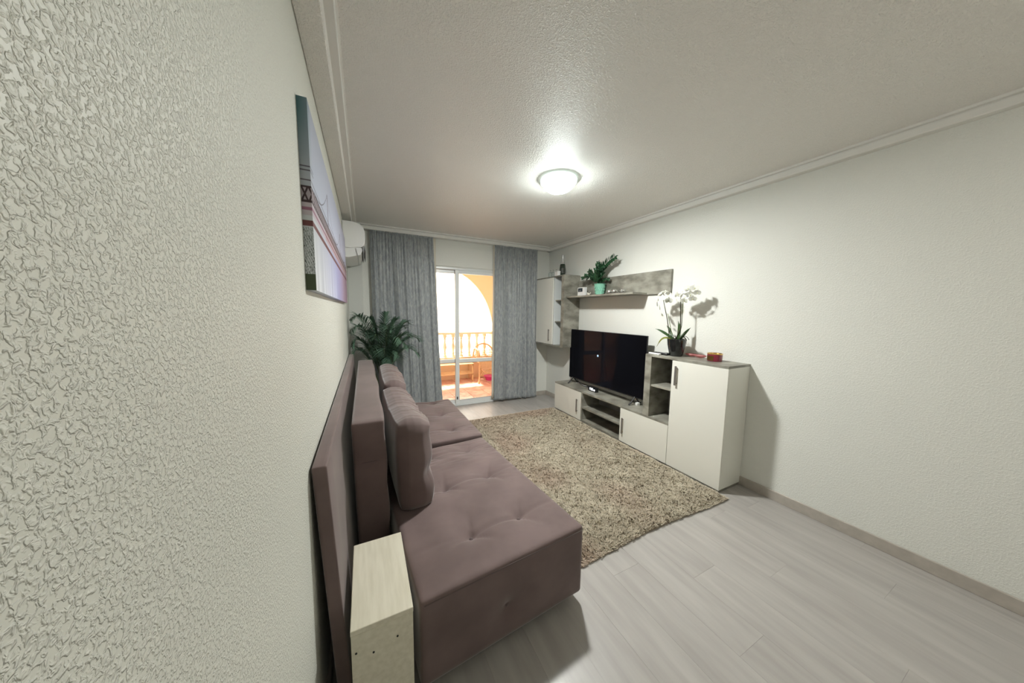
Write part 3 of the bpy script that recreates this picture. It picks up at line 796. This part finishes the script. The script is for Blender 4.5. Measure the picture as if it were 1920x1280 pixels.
# tall unit
TY0, TY1, TZ = -3.031, -2.558, 1.037
tu = thing('side_cabinet', 'tall white cabinet with concrete-effect top and side niche', 'cabinet', (2.84, -2.8, 0))
obj('top', box(XF, XB, TY0, -2.338, TZ-.020, TZ, bev=.001), 'concrete', tu)
obj('post', box(XF, XB, -2.337, -2.266, LZ+.0005, TZ, bev=.001), 'concrete', tu)
obj('side_panel', box(XF+.018, XB, TY0, TY0+.018, .022, TZ-.020, bev=.001), 'white_lam', tu)
obj('inner_panel', box(XF+.018, XB, TY1-.018, TY1-.001, .022, TZ-.020, bev=.001), 'concrete_in', tu)
obj('plinth', box(XF+.004, XB, TY0+.003, TY1-.002, 0, .018, bev=.001), 'concrete', tu)
obj('niche_shelf', box(XF+.012, XB-.010, -2.556, -2.338, .722, .740, bev=.001), 'concrete', tu)
obj('niche_back', box(XB-.009, XB-.003, -2.556, -2.338, LZ+.001, TZ-.020), 'concrete_in', tu)
obj('rear_strip', box(XB-.016, XB-.0095, -2.556, -2.50, LZ+.001, TZ-.020), 'niche_white', tu)
d = obj('door', box(XF, XF+.017, TY0, TY1-.001, .020, TZ-.022, bev=.0012), 'white_lam', tu); handle('handle', XF, -2.606, .793, .970, d)
# wall cabinet
XU = 2.711
UY0, UY1, UZ0, UZ1 = -.835, -.083, .930, 1.971
wc = thing('wall_cabinet', 'white wall cabinet with concrete-effect frame in the far corner', 'cabinet', (2.85, -.46, UZ0))
obj('top', box(XU, XB, UY0+.071, UY1, UZ1-.016, UZ1, bev=.001), 'concrete', wc)
obj('bottom', box(XU, XB, UY0+.071, UY1, UZ0, UZ0+.018, bev=.001), 'concrete', wc)
obj('post', box(XU, XB, UY0, UY0+.070, UZ0, UZ1, bev=.001), 'concrete', wc)
obj('side_panel', box(XU+.018, XB, UY1-.017, UY1, UZ0+.018, UZ1-.016, bev=.001), 'white_lam', wc)
obj('divider', box(XU+.018, XB, -.571, -.555, UZ0+.018, UZ1-.016, bev=.001), 'niche_white', wc)
obj('niche_back', box(XB-.008, XB-.002, -.763, -.572, UZ0+.018, UZ1-.016), 'niche_white', wc)
obj('niche_lining', box(XU+.03, XB-.009, -.7645, -.763, UZ0+.018, UZ1-.016), 'niche_white', wc)
for z in (1.306, 1.623): obj('shelf', box(XU+.035, XB-.010, -.762, -.572, z-.016, z, bev=.001), 'concrete', wc)
d = obj('door', box(XU, XU+.017, -.554, UY1-.001, UZ0+.022, UZ1-.018, bev=.0012), 'white_lam', wc); handle('handle', XU, -.478, .997, 1.178, d, dx=.020)
# shelf panel
sh = thing('wall_shelf', 'concrete-effect back panel with a shelf on the right wall', 'shelf', (2.95, -1.5, 1.629))
obj('back_panel', box(2.965, XB, -2.289, -.837, 1.645, 1.890, bev=.001), 'concrete', sh)
obj('shelf_board', box(2.750, 2.964, -2.008, -.838, 1.645, 1.665, bev=.001), 'concrete', sh)

# ================================================================== TELEVISION
tv = thing('television', 'large black flat-screen television on the media bench', 'television', (2.86, -1.47, LZ))
ty0, ty1, tz0, tz1 = -2.135, -.812, .492, 1.200
bm = box(2.86, 2.880, ty0, ty1, tz0, tz1, bev=.004); box(2.880, 2.905, ty0+.2, ty1-.2, tz0+.03, tz1-.22, bev=.01, bm=bm)
obj('housing', bm, 'black', tv)
scn = obj('screen', box(2.8585, 2.8605, ty0+.006, ty1-.006, tz0+.014, tz1-.006), 'screen', tv)
bm = bmesh.new(); bmesh.ops.create_cone(bm, segments=20, radius1=.014, radius2=.014, depth=.0008, cap_ends=True)
bmesh.ops.rotate(bm, cent=(0, 0, 0), matrix=Matrix.Rotation(R(90), 3, 'Y'), verts=bm.verts); bmesh.ops.translate(bm, vec=(2.858, -1.40, .885), verts=bm.verts)
obj('screen_dot', bm, 'bluedot', scn)  # small glowing pale-blue disc on the screen
for y in (-.905, -2.010):
    bm = tube([(2.775, y, LZ+.009), (2.80, y, LZ+.024), (2.866, y-.0, tz0+.012)], .0095, 6)
    tube([(2.955, y, LZ+.009), (2.93, y, LZ+.024), (2.872, y-.0, tz0+.012)], .0095, 6, bm=bm)
    obj('leg', bm, 'rubber', tv)
obj('cable', tube(bez((2.885, -.95, .50), (2.90, -1.0, .43), (2.86, -1.10, .415), (2.90, -1.22, .424), 12), .0045, 6), 'black', tv, smooth=True)
# white plug pieces
a1 = thing('power_adapter', 'small white plug adapter behind the right foot of the television', 'adapter', (2.905, -1.975, LZ))
obj('body', box(2.855, 2.900, -2.055, -2.026, LZ, LZ+.030, bev=.004, seg=2), 'white_pl', a1)
obj('cord', tube(bez((2.90, -2.045, LZ+.015), (2.93, -2.05, LZ+.015), (2.95, -2.06, LZ+.006), (2.975, -2.06, LZ+.004), 10), .003, 6), 'white_pl', a1, smooth=True)
a2 = thing('white_cable', 'loop of white cable on the bench behind the left foot of the television', 'cable', (2.93, -1.05, LZ))
obj('cord', tube(bez((2.90, -.93, LZ+.004), (2.92, -1.02, LZ+.03), (2.88, -1.04, LZ+.004), (2.91, -1.15, LZ+.004), 14), .0045, 6), 'white_pl', a2, smooth=True)
# digital clock on the bench
dc = thing('digital_clock', 'small black digital clock with lit white digits before the television', 'clock', (2.80, -1.34, LZ))
obj('body', box(2.800, 2.845, -1.455, -1.305, LZ, LZ+.060, bev=.003), 'black', dc)
face = obj('display', box(2.7985, 2.8005, -1.448, -1.312, LZ+.008, LZ+.053), 'screen', dc)
SEG = {'0': 'abcdef', '1': 'bc', '2': 'abged', '5': 'afgcd', '7': 'abc', '8': 'abcdefg'}
def digit(ch, yl, zb, h, parent):       # yl = left edge seen from the room (y decreases to the right)
    w = h*.5; t = h*.13; bm = bmesh.new()
    R_ = {'a': (0, w, h-t, h), 'b': (w-t, w, h/2, h), 'c': (w-t, w, 0, h/2), 'd': (0, w, 0, t), 'e': (0, t, 0, h/2), 'f': (0, t, h/2, h), 'g': (0, w, h/2-t/2, h/2+t/2)}
    for s in SEG[ch]:
        a, b, c_, d_ = R_[s]; box(2.7975, 2.7987, yl-b, yl-a, zb+c_, zb+d_, bm=bm)
    obj('digit', bm, 'digit', parent)
for chh, yl, h in (('1', -1.325, .030), ('7', -1.343, .030), ('0', -1.368, .030), ('5', -1.388, .030), ('2', -1.412, .020), ('8', -1.426, .020)):
    digit(chh, yl, LZ+.016, h, face)
obj('digit', box(2.7975, 2.7987, -1.364, -1.361, LZ+.022, LZ+.026, bm=box(2.7975, 2.7987, -1.364, -1.361, LZ+.036, LZ+.040)), 'digit', face)

# ================================================================== SMALL THINGS ON THE SHELF
SZ = 1.665
al = thing('thermostat_clock', 'small white clock with a dark display on the wall shelf', 'clock', (2.86, -1.02, SZ))
obj('body', box(2.850, 2.895, -1.100, -.955, SZ, SZ+.118, bev=.004, seg=2), 'white_pl', al)
obj('display', box(2.8485, 2.8505, -1.060, -.968, SZ+.058, SZ+.108), 'display', al)
bm = box(2.8478, 2.849, -1.030, -.985, SZ+.070, SZ+.074); box(2.8478, 2.849, -1.030, -.995, SZ+.080, SZ+.084, bm=bm)
obj('display_marks', bm, 'grey_pl', al)
obj('dial', lathe((0, 0, 0), [(.014, 0), (.014, .003), (.001, .003)], 20), 'white_pl', al)
dl = bpy.data.objects['dial']; dl.rotation_euler = (0, R(-90), 0); dl.location = Vector((2.850, -1.01, SZ+.030))-al.location
dl.data.transform(Matrix.Translation(al.location))
on = thing('ornament', 'little cream animal ornament between the clock and the mint pot', 'ornament', (2.87, -1.165, SZ))
obj('body', sphere((2.87, -1.165, SZ+.018), .018, sc=(.8, 1.4, 1)), 'lining', on, smooth=True)
obj('head', sphere((2.868, -1.143, SZ+.034), .010), 'lining', on, smooth=True)
obj('tail', tube([(2.87, -1.188, SZ+.02), (2.87, -1.200, SZ+.034), (2.87, -1.203, SZ+.042)], [.006, .005, .003], 6), 'lining', on, smooth=True)

zp = thing('potted_zz_plant', 'dark green zz plant in a mint green pot on the shelf', 'plant', (2.885, -1.355, SZ))
pc = (2.885, -1.355, SZ)
def ribs(r, z, a):
    if z <= .01 or z >= .135 or r < .05: return r
    return r-.0028*max(0, math.sin(a*14+math.sin(z*70)*1.6))**2*(1 if .02 < z < .12 else 0)
bm = lathe(pc, [(.046, 0), (.050, .004)]+[(.051+.018*k/14, .008+.012*k*.75) for k in range(15)]+[(.074, .136), (.076, .140), (.070, .143), (.066, .13), (.001, .13)], 84, fn=ribs)
pot = obj('pot', bm, 'pot_green', zp, smooth='auto')
# embossed drops around the pot
bm = bmesh.new()
for k in range(16):
    for r_ in range(3):
        a = 2*math.pi*(k+.5*(r_ % 2))/16; z = .030+.034*r_; rr = .0525+.018*z/.135
        c = (pc[0]+rr*math.cos(a), pc[1]+rr*math.sin(a), pc[2]+z)
        g = bmesh.ops.create_icosphere(bm, subdivisions=1, radius=1)
        for v in g['verts']:
            l = Vector((v.co.x*.0028, v.co.y*.0042, v.co.z*.014)); l.rotate(Matrix.Rotation(a, 3, 'Z')); l.rotate(Matrix.Rotation(0, 3, 'X')); v.co = l+Vector(c)
obj('embossing', bm, 'pot_green', pot, smooth=True)
obj('soil', lathe((pc[0], pc[1], pc[2]+.128), [(.064, 0), (.064, .006), (.001, .008)], 20), 'soil', pot)
zs = [  # end point of each stalk, control height
    ((2.86, -1.640, 2.105), (2.87, -1.40, 2.05), 15, .062), ((2.82, -1.46, 2.03), (2.84, -1.34, 1.98), 13, .060), ((2.80, -1.38, 1.97), (2.83, -1.36, 1.92), 9, .06), ((2.83, -1.13, 1.92), (2.86, -1.24, 1.92), 8, .055),
    ((2.85, -1.36, 2.075), (2.86, -1.33, 1.96), 13, .055), ((2.80, -1.25, 1.975), (2.84, -1.31, 1.90), 9, .055),
    ((2.83, -1.075, 1.885), (2.86, -1.20, 1.93), 10, .055), ((2.85, -1.19, 1.96), (2.86, -1.29, 1.90), 7, .05),
    ((2.78, -1.42, 1.93), (2.82, -1.38, 1.90), 8, .055), ((2.90, -1.50, 1.86), (2.90, -1.44, 1.89), 6, .045),
    ((2.80, -1.30, 1.90), (2.84, -1.33, 1.88), 6, .05), ((2.92, -1.29, 2.0), (2.90, -1.33, 1.92), 9, .05)]
rl = random.Random(4)
for (e, c, n, ls) in zs:
    p0 = Vector((pc[0]+rl.uniform(-.02, .02), pc[1]+rl.uniform(-.02, .02), pc[2]+.13))
    P = bez(p0, p0.lerp(Vector(c), .6)+Vector((0, 0, .03)), c, e, 20)
    st = obj('stalk', tube(P, [.0065-.0045*i/20 for i in range(21)], 6), 'zz', zp, smooth=True)
    lb = bmesh.new()
    for k in range(n):
        f = .22+.78*k/(n-1); i = min(19, int(f*20)); p = P[i]; t = (P[i+1]-P[i]).normalized()
        sd_ = t.cross(Vector((1, 0, .2))).normalized()
        for s in (-1, 1):
            if p.x > 2.95: continue
            d_ = (sd_*s*1.0+t*.75+Vector((rl.uniform(-.45, .25), 0, rl.uniform(-.1, .25)))).normalized()
            L1 = ls*1.30*(1-.30*f)*rl.uniform(.85, 1.1)
            tp = p+d_*L1; tp.x = min(tp.x, 2.945)
            leaf_mesh(lb, p, tp, L1*.60, Vector((-.9, .2*s, .5)), 6, fold=.10)
    leaf_mesh(lb, P[-2], P[-1]+(P[-1]-P[-3]).normalized()*ls*.5, ls*.35, Vector((-1, 0, .3)), 6)
    o = obj('leaf_pairs', lb, 'zz', st, smooth=True); so = o.modifiers.new('thick', 'SOLIDIFY'); so.thickness = .0012

trn = thing('tray', 'narrow dark silver tray on the wall shelf right of the mint pot', 'tray', (2.88, -1.63, SZ))
def oval(r, z, a): return r
bm = bmesh.new(); prof_ = [(.85, 0), (1.0, .008), (1.0, .010), (.86, .0035), (.001, .003)]
rings = []
for r_, z in prof_:
    rings.append([bm.verts.new((2.885+.055*r_*math.cos(2*math.pi*k/40), -1.635+.185*r_*math.sin(2*math.pi*k/40), SZ+z)) for k in range(40)])
for a, b in zip(rings, rings[1:]):
    for k in range(40): bm.faces.new((a[k], a[(k+1) % 40], b[(k+1) % 40], b[k]))
bm.faces.new(rings[0][::-1]); bm.faces.new(rings[-1])
obj('dish', bm, 'steel', trn, smooth='auto')
for k, (y, lab) in enumerate(((-1.525, 'silver mercury-glass votive beside the mint pot, leftmost on the tray'), (-1.605, 'silver mercury-glass votive in the middle of the tray'), (-1.730, 'silver mercury-glass votive at the right end of the tray'))):
    v = thing('votive_holder', lab, 'candle holder', (2.885, y, SZ+.004), 'silver votives on the shelf tray')
    def dent(r, z, a): return r*(1+.07*math.sin(a*9+z*160)) if r > .01 else r
    obj('cup', lathe((2.885, y, SZ+.004), [(.020, 0), (.032, .009), (.038, .026), (.036, .042), (.029, .052), (.026, .051), (.031, .040), (.032, .02), (.001, .012)], 36, fn=dent), 'chrome', v, smooth='auto')
    obj('tealight', lathe((2.885, y, SZ+.016), [(.018, 0), (.018, .012), (.001, .012)], 16), 'wax' if False else 'white_pl', v)

# ================================================================== ON THE WALL CABINET
bt = thing('champagne_bottle', 'dark green champagne bottle with silver foil on the wall cabinet', 'bottle', (2.84, -.60, UZ1))
c = (2.84, -.600, UZ1)
b_ = obj('bottle_body', lathe(c, [(.038, 0), (.042, .006), (.043, .05), (.043, .13), (.040, .16), (.030, .195), (.020, .22), (.0155, .25), (.001, .25)], 32), 'bottle', bt, smooth='auto')
obj('foil', lathe(c, [(.0275, .200), (.021, .222), (.0165, .25), (.0160, .285), (.0185, .292), (.0185, .305), (.015, .318), (.001, .320)], 28), 'foil', bt, smooth='auto')
obj('label', lathe(c, [(.0434, .045), (.0436, .047), (.0436, .115), (.0434, .117)], 32), 'label', b_, smooth='auto')
obj('neck_band', lathe(c, [(.0352, .180), (.0300, .197), (.0285, .201), (.0275, .199)], 28), 'foil', b_, smooth='auto')
gx = [(2.80, -.50), (2.80, -.42), (2.80, -.34)]
gl = ['upturned clear glass beside the champagne bottle', 'upturned clear glass, middle of the three on the wall cabinet', 'upturned clear glass farthest from the champagne bottle']
for (x, y), lb_ in zip(gx, gl):
    g = thing('drinking_glass', lb_, 'glass', (x, y, UZ1), 'upturned glasses on the wall cabinet')
    obj('bowl', lathe((x, y, UZ1), [(.034, 0), (.0345, .003), (.031, .06), (.022, .082), (.004, .088), (.003, .084), (.020, .078), (.029, .058), (.0325, .0015)], 28), 'tumbler', g, smooth='auto')
    obj('stem', lathe((x, y, UZ1+.088), [(.003, 0), (.003, .020), (.014, .022), (.014, .024), (.001, .024)], 16), 'tumbler', g, smooth='auto')
wb = thing('small_box', 'small white card box before the champagne bottle', 'box', (2.765, -.655, UZ1))
obj('carton', box(2.725, 2.775, -.64, -.56, UZ1, UZ1+.070, bev=.002), 'white_pl', wb)
obj('lid', box(2.7235, 2.7765, -.6415, -.5585, UZ1+.052, UZ1+.072, bev=.002), 'white_pl', wb)

# ================================================================== ON THE TALL CABINET
oc = (2.83, -2.487, TZ)
op = thing('potted_orchid', 'white orchid in a glossy black pot on the tall cabinet', 'plant', oc)
obj('pot', lathe(oc, [(.050, 0), (.056, .004), (.068, .06), (.078, .11), (.083, .155), (.084, .163), (.078, .165), (.074, .145), (.001, .145)], 40), 'pot_black', op, smooth='auto')
obj('bark', lathe((oc[0], oc[1], oc[2]+.143), [(.073, 0), (.070, .01), (.03, .016), (.001, .017)], 20), 'soil', op)
def Yz(a, b):  # reading of the photograph's orchid at its own depth -> y, z in metres
    return (-2.407+(320-a)*.000543-(0), 1.229+(900-b)*.000568)
def path(pts, x0=2.83, x1=2.83):
    n = len(pts); return [(x0+(x1-x0)*i/(n-1), *p) for i, p in enumerate(pts)]
sL = path([(-2.425, 1.18), (-2.407, 1.24), (-2.384, 1.37), (-2.370, 1.433), (-2.353, 1.50), (-2.338, 1.57), (-2.333, 1.606)], 2.83, 2.80)
sR = path([(-2.470, 1.18), (-2.500, 1.25), (-2.522, 1.30), (-2.518, 1.424), (-2.512, 1.52), (-2.512, 1.600), (-2.550, 1.64), (-2.60, 1.655)], 2.83, 2.80)
st1 = obj('flower_stem', tube(sL, [.0045, .0045, .004, .004, .0035, .003, .0025], 7), 'dark_stem', op, smooth=True)
st2 = obj('flower_stem', tube(sR, [.0055, .0055, .005, .005, .0045, .004, .003, .002], 7), 'dark_stem', op, smooth=True)
obj('support_stick', tube([(2.84, -2.449, 1.17), (2.835, -2.412, 1.30), (2.83, -2.374, 1.44)], .0028, 6), 'stem', op)
obj('support_stick', tube([(2.838, -2.49, 1.17), (2.836, -2.522, 1.33), (2.832, -2.522, 1.58)], .0028, 6), 'stem', op)
leaves = [((2.83, -2.45, 1.195), (2.78, -2.36, 1.27), (2.76, -2.30, 1.288), .040, 'orch_leaf'), ((2.82, -2.46, 1.195), (2.86, -2.38, 1.30), (2.87, -2.34, 1.322), .034, 'orch_leaf'),
          ((2.83, -2.50, 1.19), (2.83, -2.515, 1.30), (2.83, -2.49, 1.372), .050, 'orch_leaf'), ((2.83, -2.51, 1.195), (2.80, -2.57, 1.25), (2.78, -2.60, 1.268), .045, 'orch_leaf'),
          ((2.82, -2.44, 1.20), (2.77, -2.37, 1.215), (2.75, -2.335, 1.115), .034, 'yellow_leaf'), ((2.85, -2.51, 1.195), (2.90, -2.53, 1.27), (2.93, -2.55, 1.31), .05, 'orch_leaf')]
for (a, b, c_, w, mm) in leaves:
    P = bez(a, Vector(a).lerp(Vector(b), .7), b, c_, 10); bm = bmesh.new(); rows = []
    for i, p in enumerate(P):
        f = i/10; t = (P[min(i+1, 10)]-P[max(i-1, 0)]).normalized(); s = t.cross(Vector((-.7, 0, .7))).normalized()
        ww = w/2*.68*(.45+.55*math.sin(math.pi*min(1, f*1.0+.1)))*(1 if f < .8 else (1-f)/.2*.9+.1); u = s.cross(t)
        rows.append([bm.verts.new(p-s*ww+u*ww*.3), bm.verts.new(p), bm.verts.new(p+s*ww+u*ww*.3)])
    for r1, r2 in zip(rows, rows[1:]):
        bm.faces.new((r1[0], r1[1], r2[1], r2[0])); bm.faces.new((r1[1], r1[2], r2[2], r2[1]))
    o = obj('leaf', bm, mm, op, smooth=True); so = o.modifiers.new('thick', 'SOLIDIFY'); so.thickness = .002
    if mm == 'yellow_leaf': o['label'] = 'yellowing drooping leaf'
bm = bmesh.new(); rr = random.Random(9)
for k in range(9):
    a = rr.uniform(0, 6.28); x = oc[0]+.03*math.cos(a); y = oc[1]+.03*math.sin(a)
    tube(bez((x, y, 1.19), (x+.03*math.cos(a), y+.03*math.sin(a), 1.25), (x+.06*math.cos(a), y+.06*math.sin(a), 1.23), (x+.075*math.cos(a), y+.08*math.sin(a), 1.20+rr.uniform(-.01, .03)), 8), .0025, 5, bm=bm)
obj('aerial_roots', bm, 'dark_stem', op, smooth=True)
def flower_mesh():
    bm = bmesh.new()
    shp = lambda f: (math.sin(math.pi*min(1, .12+f*.88)))**.6 if f < 1 else .15
    for ang, L1, w, off in ((90, .036, .024, 0), (210, .034, .024, 0), (330, .034, .024, 0), (10, .037, .042, .002), (170, .037, .042, .002)):
        a = R(ang); leaf_mesh(bm, (0, 0, off), (math.cos(a)*L1, math.sin(a)*L1, off+.005), w, (0, 0, 1), 6, fold=.08, shape=shp)
    me = bpy.data.meshes.new('flower'); bmesh.ops.solidify(bm, geom=bm.faces[:], thickness=.0008); bm.to_mesh(me); bm.free()
    me.materials.append(M['petal']); me.polygons.foreach_set('use_smooth', [True]*len(me.polygons)); me.set_sharp_from_angle(angle=R(35)); return me
fm = flower_mesh()
bm = sphere((0, 0, .004), .004, sc=(1, .7, 1.3), u=10, v=6); sphere((0, -.006, .005), .0035, bm=bm, sc=(.7, 1.3, .8), u=10, v=6)
lm = bpy.data.meshes.new('lip'); bm.to_mesh(lm); bm.free(); lm.materials.append(M['lip'])
def flower(par, y, z, x, ay, az, s=1.0):
    o = bpy.data.objects.new('flower', fm); COL.objects.link(o); o.parent = par
    d = Vector((-math.cos(R(az))*math.cos(R(ay)), math.sin(R(az))*math.cos(R(ay)), math.sin(R(ay))))
    o.location = Vector((x, y, z))-wloc(par); o.rotation_euler = d.to_track_quat('Z', 'Y').to_euler(); o.scale = (s, s, s)
    l = bpy.data.objects.new('lip', lm); COL.objects.link(l); l.parent = o
for a in [(-2.315, 1.625, 2.785, 35, 30), (-2.350, 1.640, 2.80, 45, -20), (-2.375, 1.622, 2.81, 30, -60), (-2.300, 1.580, 2.79, 10, 60), (-2.345, 1.590, 2.775, 5, 0),
          (-2.290, 1.530, 2.79, -5, 60), (-2.312, 1.495, 2.80, -10, 50), (-2.375, 1.565, 2.83, 0, -40)]:
    flower(st1, *a)
flower(st1, -2.335, 1.425, 2.81, -20, 30, .62)
for a in [(-2.500, 1.615, 2.79, 20, 20, 1.15), (-2.545, 1.640, 2.785, 30, 0, 1.15), (-2.590, 1.660, 2.79, 35, -20, 1.1), (-2.640, 1.665, 2.80, 30, -40, 1.1), (-2.560, 1.595, 2.80, 0, -10, 1.1),
          (-2.600, 1.610, 2.81, 0, -40, 1.1), (-2.555, 1.560, 2.80, -20, 0, 1.0), (-2.480, 1.570, 2.80, -10, 50, 1.0), (-2.625, 1.575, 2.81, -20, -30, .95), (-2.66, 1.625, 2.81, 10, -60, .9)]:
    flower(st2, *a)

r1 = thing('remote_control', 'white remote control beside the black one, nearer the television', 'remote control', (2.80, -2.34, TZ))
obj('body', rbox(2.715, 2.750, -2.395, -2.272, TZ, TZ+.016, .006, 6, 12, 3), 'white_pl', r1, smooth=True)
obj('buttons', box(2.725, 2.740, -2.375, -2.30, TZ+.0155, TZ+.0175, bev=.001), 'grey_pl', r1)
r2 = thing('remote_control', 'black remote control beside the orchid pot', 'remote control', (2.77, -2.34, TZ))
bm = rbox(2.758, 2.802, -2.445, -2.295, TZ, TZ+.022, .009, 6, 12, 3); obj('body', bm, 'black', r2, smooth=True)
obj('buttons', box(2.768, 2.792, -2.425, -2.32, TZ+.0215, TZ+.0235, bev=.001), 'grey_pl', r2)
# pink leaf-shaped dish pair
pd = thing('leaf_dish', 'pink glazed leaf-shaped double dish between the orchid and the red candle', 'dish', (2.905, -2.63, TZ))
def leafdish(cx, cy, a, L1, wd_):
    bm = bmesh.new(); n = 12; rows = []
    for i in range(n+1):
        f = i/n; w = max(.002, wd_*math.sin(math.pi*f)**.7); row = []
        for j in range(9):
            g = j/4-1; x = (f-.5)*L1; y = g*w
            z = .006+.026*(g*g)*math.sin(math.pi*f)**.5+.016*abs(f-.5)**2*4
            row.append(bm.verts.new((cx+x*math.cos(a)-y*math.sin(a), cy+x*math.sin(a)+y*math.cos(a), TZ+z)))
        rows.append(row)
    for r_a, r_b in zip(rows, rows[1:]):
        for j in range(8): bm.faces.new((r_a[j], r_a[j+1], r_b[j+1], r_b[j]))
    bmesh.ops.solidify(bm, geom=bm.faces[:], thickness=.004); return bm
obj('dish', leafdish(2.912, -2.580, R(-84), .105, .034), 'pink', pd, smooth=True)
obj('dish', leafdish(2.898, -2.672, R(-98), .130, .034), 'pink', pd, smooth=True)
cd = thing('candle_jar', 'crimson glass candle jar with gold label near the cabinet edge', 'candle', (2.86, -2.80, TZ))
cc_ = (2.862, -2.822, TZ)
def hx(*a): return None
jar = obj('jar', lathe(cc_, [(.050, 0), (.056, .004), (.057, .05), (.056, .062), (.051, .062), (.051, .045), (.001, .045)], 40), 'candle_glass', cd, smooth='auto')
obj('wax', lathe((cc_[0], cc_[1], TZ+.044), [(.0505, 0), (.0505, .004), (.001, .004)], 24), 'wax', jar)
obj('rim', lathe(cc_, [(.0565, .060), (.0575, .062), (.0575, .067), (.0545, .069), (.0525, .062)], 40), 'gold', cd, smooth='auto')
bm = bmesh.new()      # gold label curved on the room side of the jar, left half
A = []
for k in range(13):
    a = R(140+ k*5); A.append([bm.verts.new((cc_[0]+.0580*math.cos(a), cc_[1]+.0580*math.sin(a), TZ+z)) for z in (.010, .050)])
for a, b in zip(A, A[1:]): bm.faces.new((a[0], a[1], b[1], b[0]))
bmesh.ops.solidify(bm, geom=bm.faces[:], thickness=.0006); obj('gold_label', bm, 'gold', jar, smooth=True)

# ================================================================== PALM
pp = thing('potted_palm', 'green palm with arching fronds in the corner behind the sofa', 'plant', (.36, -.44, 0))
pcx, pcy = .36, -.44
ppot = obj('pot', lathe((pcx, pcy, 0), [(.10, 0), (.105, .005), (.135, .24), (.145, .25), (.145, .27), (.130, .27), (.122, .24), (.001, .24)], 32), 'pot_black', pp, smooth='auto')
obj('soil', lathe((pcx, pcy, .235), [(.122, 0), (.122, .012), (.001, .014)], 20), 'soil', ppot)
rp = random.Random(21)
fr = [  # tip, peak control, leaflets per side
    ((.030, -.64, 1.33), (.19, -.50, 1.56), 46), ((.025, -.68, 1.20), (.14, -.54, 1.46), 42), ((.03, -.60, 1.04), (.12, -.52, 1.30), 38), ((.03, -.55, .92), (.12, -.50, 1.14), 34),
    ((.40, -.46, 1.40), (.37, -.44, 1.30), 38), ((.52, -.50, 1.33), (.44, -.46, 1.34), 40), ((.66, -.40, 1.28), (.54, -.44, 1.38), 42), ((.78, -.42, 1.06), (.60, -.46, 1.28), 42),
    ((.74, -.55, .90), (.56, -.50, 1.16), 38), ((.40, -.76, 1.24), (.38, -.60, 1.42), 42), ((.54, -.75, 1.08), (.46, -.60, 1.32), 42), ((.26, -.76, 1.12), (.30, -.60, 1.36), 40),
    ((.62, -.68, 1.00), (.50, -.56, 1.26), 38), ((.36, -.72, .94), (.36, -.62, 1.20), 36), ((.20, -.68, .98), (.25, -.56, 1.20), 36), ((.64, -.28, 1.22), (.50, -.34, 1.34), 36),
    ((.22, -.50, 1.34), (.28, -.46, 1.36), 36), ((.52, -.66, .90), (.46, -.56, 1.12), 34), ((.14, -.64, 1.16), (.22, -.52, 1.34), 38), ((.46, -.60, 1.20), (.42, -.52, 1.30), 38),
    ((.30, -.66, 1.24), (.33, -.54, 1.36), 38), ((.66, -.52, 1.12), (.52, -.50, 1.28), 38), ((.44, -.72, .84), (.42, -.60, 1.06), 32), ((.28, -.62, .86), (.30, -.54, 1.06), 32)]
for (tip, pk_, n) in fr:
    p0 = Vector((pcx+rp.uniform(-.04, .04), pcy+rp.uniform(-.04, .04), .25))
    P = bez(p0, p0+Vector((0, 0, .45)), pk_, tip, 24)
    f = obj('frond', tube(P, [.006-.0048*i/24 for i in range(25)], 5), 'stem', pp, smooth=True)
    bm = bmesh.new()
    for k in range(n):
        ff = .38+.62*k/(n-1); x = ff*24; i = min(23, int(x)); p = P[i].lerp(P[i+1], x-i); t = (P[i+1]-P[i]).normalized()
        s0 = t.cross(Vector((0, 0, 1))); s0 = s0.normalized() if s0.length > .05 else Vector((1, 0, 0))
        for s in (-1, 1):
            L1 = .265*math.sin(math.pi*(.22+.70*(ff-.38)/.62))*rp.uniform(.85, 1.1)
            d_ = (s0*s*.8+t*.7+Vector((0, 0, .28+rp.uniform(-.12, .14)))).normalized()
            tipp = p+d_*L1
            if tipp.y > -.15: tipp.y = -.15
            if tipp.x < .02: tipp.x = .02
            if tipp.x < .17 and tipp.y > -.15: tipp.y = -.15
            leaf_mesh(bm, p, tipp, .0115, Vector((0, 0, 1))+d_.cross(t)*.2, 4, fold=.2, droop=.35, shape=lambda q: (1-q)**.6*min(1, q*6+.35))
    obj('leaflets', bm, 'palm', f, smooth=True)
print('built', len(bpy.data.objects))
